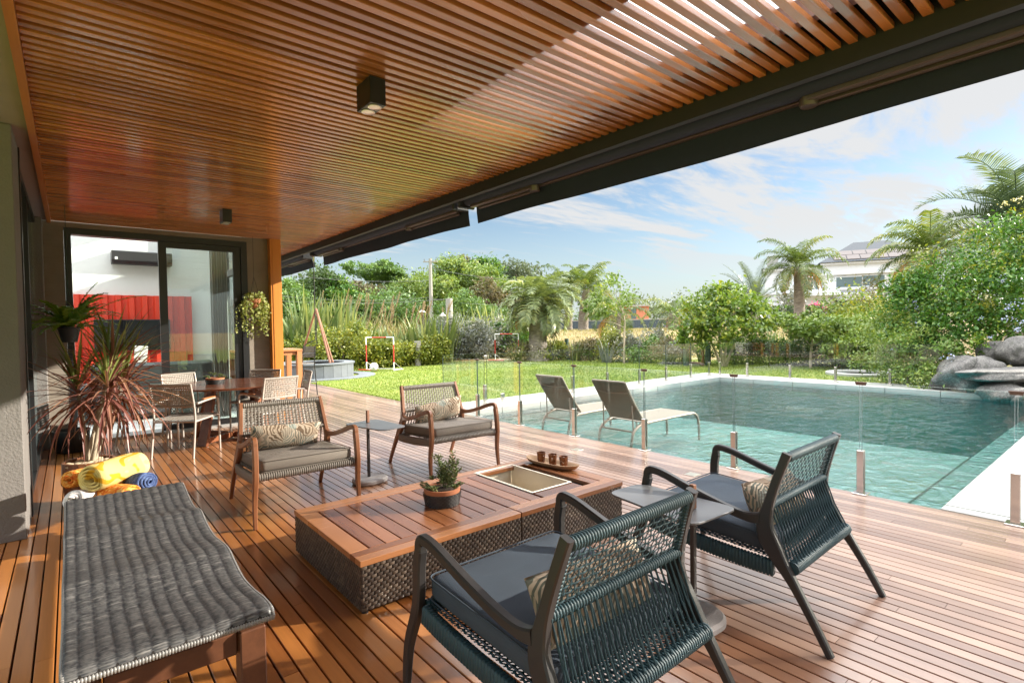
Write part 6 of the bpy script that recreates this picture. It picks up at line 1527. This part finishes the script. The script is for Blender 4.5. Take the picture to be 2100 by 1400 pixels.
p, r_ = blob_points([(P(*c[0])-Vector(base)+Vector((0,0,.12)), tuple(np.array(c[1])*1.06), c[2]) for c in cl], 3000, 20, .09, .92); k = p[:,2] > 1.2
leaf_mesh('golden_tips', p[k], .085, 'l_yellow', t, rnd=r_[k])
cl2 = [((1905, 715, 11.9), (.75, .6, .55), 1), ((1850, 735, 12.6), (.7, .6, .55), 1), ((1830, 680, 13.4), (.7, .7, .6), 1), ((1890, 770, 11.8), (.45, .45, .35), .6), ((1800, 735, 13.4), (.5, .5, .4), .6)]
b0 = P(1862, 790, 12.6); base = (b0.x, b0.y, -.02)
t = tree('plumbago_bush', 'loose green bush with pale blue flowers left of the boulders', 'shrub', base, [(P(*c[0]), c[1], c[2]) for c in cl2], 7000, .085, 'l_bright', tr=(.03, .01), nclump=36, spread=.19, nbr=7, bspread=.4)
def flowers(t, base, spots, mat, name):
    cen = []
    for (px, py, d, s, n) in spots:
        c = P(px, py, d)-Vector(base)
        for _ in range(n): cen.append((c.x+random.gauss(0, s), c.y+random.gauss(0, s), c.z+random.gauss(0, s*.7)))
    leaf_mesh(name, cen, .042, mat, t, aspect=.9)['kind'] = 'stuff'
flowers(t, base, [(1865, 690, 12.3, .05, 16), (1828, 718, 12.6, .05, 14), (1855, 712, 12.3, .04, 12), (1945, 732, 11.1, .06, 22), (1953, 752, 11.0, .05, 16), (1860, 632, 12.6, .06, 18), (1882, 632, 12.6, .04, 12), (1870, 620, 12.6, .07, 20), (1920, 667, 12.0, .03, 8), (1886, 665, 12.2, .04, 10), (1845, 760, 12.4, .04, 10), (1880, 745, 12.0, .04, 10), (1915, 790, 11.6, .03, 8)], 'l_blue', 'blue_flowers')
t2 = [o for o in COL.objects if o.name == 'flowering_shrub'][0]
flowers(t2, t2.location, [(2052, 575, 11.4, .08, 26), (2075, 628, 11.2, .06, 22), (2092, 620, 11.2, .05, 16), (2065, 655, 11.2, .05, 20), (2088, 675, 11.1, .05, 18), (2030, 690, 11.3, .04, 14), (2012, 652, 11.5, .03, 10), (2075, 745, 11.0, .04, 10), (2098, 662, 11.0, .06, 18)], 'l_blue', 'blue_flowers')
flowers(t2, t2.location, [(2022, 610, 11.5, .04, 26), (1952, 645, 11.6, .04, 20), (2040, 520, 12, .06, 26), (1985, 548, 12, .05, 20), (2060, 418, 12.2, .05, 20), (2085, 410, 12.2, .06, 24)], 'l_cream', 'cream_flowers')

# unseen shrubs added past the right of the picture to shade the deck
for k, (x, y, h, r) in enumerate(((16.4, -2.8, 5.9, 2.1), (16.0, -5.4, 6.3, 2.2), (15.6, -8.2, 6.1, 2.2), (15.2, -11.0, 6.3, 2.2), (14.6, -13.8, 6.2, 2.2))):
    bl = [((x, y, h*.5), (r, r, h*.5), 1.4), ((x-.6, y-.5, h*.72), (r*.6, r*.6, h*.28), .6), ((x+.5, y+.8, h*.3), (r*.7, r*.7, h*.3), .6)]
    tree('shade_shrub', 'unseen tall green shrub added past the right of the picture to shade the deck', 'shrub', (x, y, -.02), bl, 9000, .17, 'l_privet', tr=(.1, .04), top=(x, y, h*.6), group='unseen tall shrubs added past the right to shade the deck', nclump=44, spread=.2)

# ------------------------------------------------------------------ buildings and fences beyond
A, B = P(1120, 668, 72), P(1475, 668, 62)
t = thing('board_fence', 'slate blue vertical board fence beyond the dry field', 'fence', (A.x, A.y, gh(A.x, A.y)))
q = Vector((B.x-A.x, B.y-A.y, 0)); L = q.length; dd = q.normalized(); mb = MB(); n = int(L/.16); zt = P(1300, 656, 66).z-gh(A.x, A.y)
for k in range(n):
    s = dd*(k*L/n); e = dd*((k+.93)*L/n); w = Vector((-dd.y, dd.x, 0))*.02*(1+.6*(k % 2)); h = zt+random.uniform(-.015, .015)
    mb.add([tuple(v+Vector((0,0,z))) for z in (-.3, h) for v in (s-w, e-w, e+w, s+w)], [(0,3,2,1),(4,5,6,7),(0,1,5,4),(1,2,6,5),(2,3,7,6),(3,0,4,7)])
mb.build('boards', 'bluefence', t)
mb = MB(); mb.sweep([Vector((0,0,zt+.04)), q+Vector((0,0,zt+.04))], .12, .07, side=(0,0,1)); mb.build('cap_rail', 'conc', t)
A = P(905, 672, 33); B = P(1045, 658, 33)
t = thing('boundary_wall', 'low pale wall glimpsed through the reeds', 'wall', (A.x, A.y, gh(A.x, A.y)-.1)); q = Vector((B.x-A.x, B.y-A.y, 0)); zt = P(960, 655, 33).z-A.z+.4
mb = MB(); mb.sweep([Vector((0,0,.7)), q+Vector((0,0,.7))], 1.6, .15, side=(0,0,1)); mb.build('wall', 'coping', t)
def facing(px, depth):    # a frame at the point, local -y towards the camera
    b = G(px, depth); a = math.atan2(b[0], b[1]); return b, -a
b, rz = facing(1304, 95)
t = thing('brick_house', 'orange brick house end behind the blue fence', 'house', (b[0], b[1], 0), rz)
w = 52*95/FPX; h0 = P(1304, 655, 95).z-1.5; h1 = P(1304, 628, 95).z
mb = MB(); mb.box(-w/2, w/2, 0, 8, 0, h1, .5); mb.build('wall', 'brick', t); mb = MB(); mb.box(-w*.18, w*.02, -.06, -.005, h1-2.2, h1-.4); mb.build('window', 'darkglass', t); mb = MB(); mb.box(-w/2-.2, w/2+.2, -.3, 8.2, h1+.005, h1+.2); mb.build('roof', 'coping', t)

D = 58; b, rz = facing(1725, D)
t = thing('white_house', 'large white two storey house with dark hipped roof behind the palms', 'house', (b[0], b[1], 0), rz+.12)
def hz(py, px=1725): return P(px, py, D).z
def hx(px): 
    v = P(px, 600, D)-Vector((b[0], b[1], 0)); c = Matrix.Rotation(-(rz+.12), 3, 'Z') @ v; return c.x
xl, xm, xr = hx(1572), hx(1690), hx(1900); ze, zb2, zmid = hz(540), hz(592), hz(612)
mb = MB(); mb.box(xm, xr, 0, 9, -1, ze, .5); mb.box(xl, xm-.01, 1.2, 9, -1, ze-.2, .5); mb.build('wall', 'housewhite', t)
mb = MB()
for z in (ze-.02, ze-1.15, zb2-.05, zb2-.55, zmid-.1): mb.box(xm-.3, xr+.3, -.28, 0-.005, z-.09, z+.09)
for z in (ze-.25, zb2-.2): mb.box(xl-.3, xm-.31, .9, 1.19, z-.1, z+.1)
mb.build('cornice', 'housewhite', t)
mb = MB(); e = .45
def hip(x0, x1, y0, y1, z, h, r):
    v = [(x0-e,y0-e,z),(x1+e,y0-e,z),(x1+e,y1+e,z),(x0-e,y1+e,z),(x0+r,(y0+y1)/2,z+h),(x1-r,(y0+y1)/2,z+h)]
    mb.add(v, [(0,1,5,4),(1,2,5),(2,3,4,5),(3,0,4),(0,3,2,1)], .5)
hip(xm, xr, 0, 9, ze+.12, hz(497)-ze+.3, 3.4); hip(xl, xm-.6, 1.2, 9, ze-.08, 1.5, 2.6); rf = mb.build('roof', 'rooftile', t)
mb = MB(); hh = (hz(497)-ze+.3)/4.95
for row in range(2):
    for k in range(7 if row == 0 else 5):
        x0 = xm+1.0+row*.7+k*1.25; y0 = -.1+row*1.15; z0 = ze+.16+hh*(y0+e)+.06; mb.add([(x0,y0,z0),(x0+1.18,y0,z0),(x0+1.18,y0+1.05,z0+hh*1.05),(x0,y0+1.05,z0+hh*1.05),(x0,y0,z0-.05),(x0+1.18,y0,z0-.05)], [(0,1,2,3),(0,4,5,1)])
mb.build('solar_panels', 'solar', rf)
mb = MB(); cxh = hx(1592); mb.box(cxh-.8, cxh+.4, 4, 5.2, ze, hz(508), .5); mb.build('chimney', 'coping', rf)
for (pa, pb, ya, yb, yy) in ((1715, 1764, 569, 589, 0), (1766, 1806, 568, 588, 0), (1662, 1684, 566, 590, 1.2), (1640, 1660, 566, 590, 1.2)):
    mb = MB(); x0, x1 = hx(pa), hx(pb); mb.box(x0-.1, x1+.1, yy-.10, yy-.004, hz(yb)-.1, hz(ya)+.1); wf = mb.build('window', 'housewhite', t)
    mb = MB(); mb.box(x0, x1, yy-.115, yy-.101, hz(yb), hz(ya)); mb.build('pane', 'darkglass', wf)
mb = MB(); mb.box(hx(1712), xr, -.02, -.004, hz(640), hz(614)); mb.build('garage_opening', 'black', t)
mb = MB(); x0, x1 = hx(1600), hx(1720); mb.add([(x0, -2, hz(600)), (x1, -2, hz(600)), (x1-.6, 1.1, hz(590)), (x0+.6, 1.1, hz(590)), (x0,-2,hz(606)), (x1,-2,hz(606)), (x1,1.1,hz(606)), (x0,1.1,hz(606))], [(0,1,2,3),(0,4,5,1),(1,5,6,2),(3,7,4,0),(4,7,6,5)], .5); mb.build('porch_roof', 'housewhite', t)
mb = MB(); mb.box(hx(1605), hx(1700), -1.2, 1.1, -1, hz(606)-.01); mb.build('porch', 'housewhite', t)
# clipped hedge before the house and the pink flowering shrub
A, B = P(1590, 650, 38), P(1800, 645, 36); bl = []
for k in range(16): v = A.lerp(B, k/15); zt = P(1690, 626, 37).z; bl.append(((v.x, v.y, zt*.5+.3), (.75, .75, zt*.5-.2)))
p, r_ = blob_points(bl, 9500, 20, .16, .7); p[:,2] = np.minimum(p[:,2], P(1690, 626, 37).z+rng.normal(0, .04, len(p))); g0 = gh(A.x, A.y)
tag(leaf_mesh('clipped_hedge', p, .16, 'l_dark', rnd=r_*.7, org=(A.x, A.y, g0)), 'long dark clipped hedge in front of the white house', 'hedge')
v = P(1682, 622, 42); b = (v.x, v.y, gh(v.x, v.y)); shrub('bougainvillea', 'pink flowering shrub above the hedge by the white house', b, [((v.x, v.y, v.z-.35), (1.0, .8, .4)), ((v.x-.7, v.y, v.z-.4), (.6, .6, .35)), ((v.x, v.y, v.z*.5), (.9, .7, v.z*.35))], 1500, .14, 'l_pink', nclump=30)
v = P(1625, 612, 40); b = (v.x, v.y, gh(v.x, v.y)); shrub('leafy_bush', 'grey green rounded bush left of the pink shrub', b, [((v.x, v.y, v.z-.2), (1.0, .9, 1.0)), ((v.x, v.y, v.z*.45), (.9, .8, v.z*.45))], 2400, .18, 'l_grey', nclump=30)

# grass: short blades over the near lawn and along the edges, too many to count
def grass():
    n = 62000; X_ = rng.uniform(5.15, 20.5, n*4); Y_ = rng.uniform(-2, 24, n*4); r = np.hypot(X_, Y_)
    ok = (r < 24) & ~((X_ < 14.82) & (Y_ < 8.74)) & (np.hypot(X_-fc[0]-.15, Y_-fc[1]) > 1.78) & (Y_ < 1.05*X_+17) & (np.hypot(X_-c0.x, Y_-c0.y) > .9)
    w = rng.uniform(0, 1, len(X_)) < np.clip(9.0/np.maximum(4, r), .2, 1); ok &= w; X_, Y_ = X_[ok][:n], Y_[ok][:n]; m = len(X_)
    ex = rng.uniform(8.8, 19, 5000); X_ = np.concatenate([X_, rng.normal(5.16, .015, 5000)]); Y_ = np.concatenate([Y_, ex]); m = len(X_)
    h = rng.uniform(.018, .052, m); a = rng.uniform(0, 6.28, m); wd = rng.uniform(.004, .010, m)*np.clip(np.hypot(X_, Y_)/10, 1, 2)
    v = np.empty((m,3,3)); v[:,0] = np.stack([X_-np.cos(a)*wd, Y_-np.sin(a)*wd, np.full(m, -.022)], 1); v[:,1] = np.stack([X_+np.cos(a)*wd, Y_+np.sin(a)*wd, np.full(m, -.022)], 1)
    v[:,2] = np.stack([X_+rng.normal(0, .018, m), Y_+rng.normal(0, .018, m), h-.02], 1)
    me = bpy.data.meshes.new('grass'); me.vertices.add(m*3); me.vertices.foreach_set('co', v.reshape(-1).astype(np.float32)); me.loops.add(m*3); me.loops.foreach_set('vertex_index', np.arange(m*3, dtype=np.int32))
    me.polygons.add(m); me.polygons.foreach_set('loop_start', np.arange(0, m*3, 3, dtype=np.int32))
    cl_ = .5+.35*np.sin(X_*.9+1.3*np.sin(Y_*.6))*np.cos(Y_*.7); rn = np.clip(.5*cl_+.5*rng.uniform(0, 1, m), 0, 1)
    at = me.attributes.new('rnd', 'FLOAT', 'POINT'); at.data.foreach_set('value', np.repeat(rn, 3).astype(np.float32)); me.materials.append(MT['l_grass']); me.update(calc_edges=True); me.validate()
    o = bpy.data.objects.new('lawn_grass', me); COL.objects.link(o); tag(o, 'short green grass blades of the lawn', 'grass', kind='stuff')
grass()
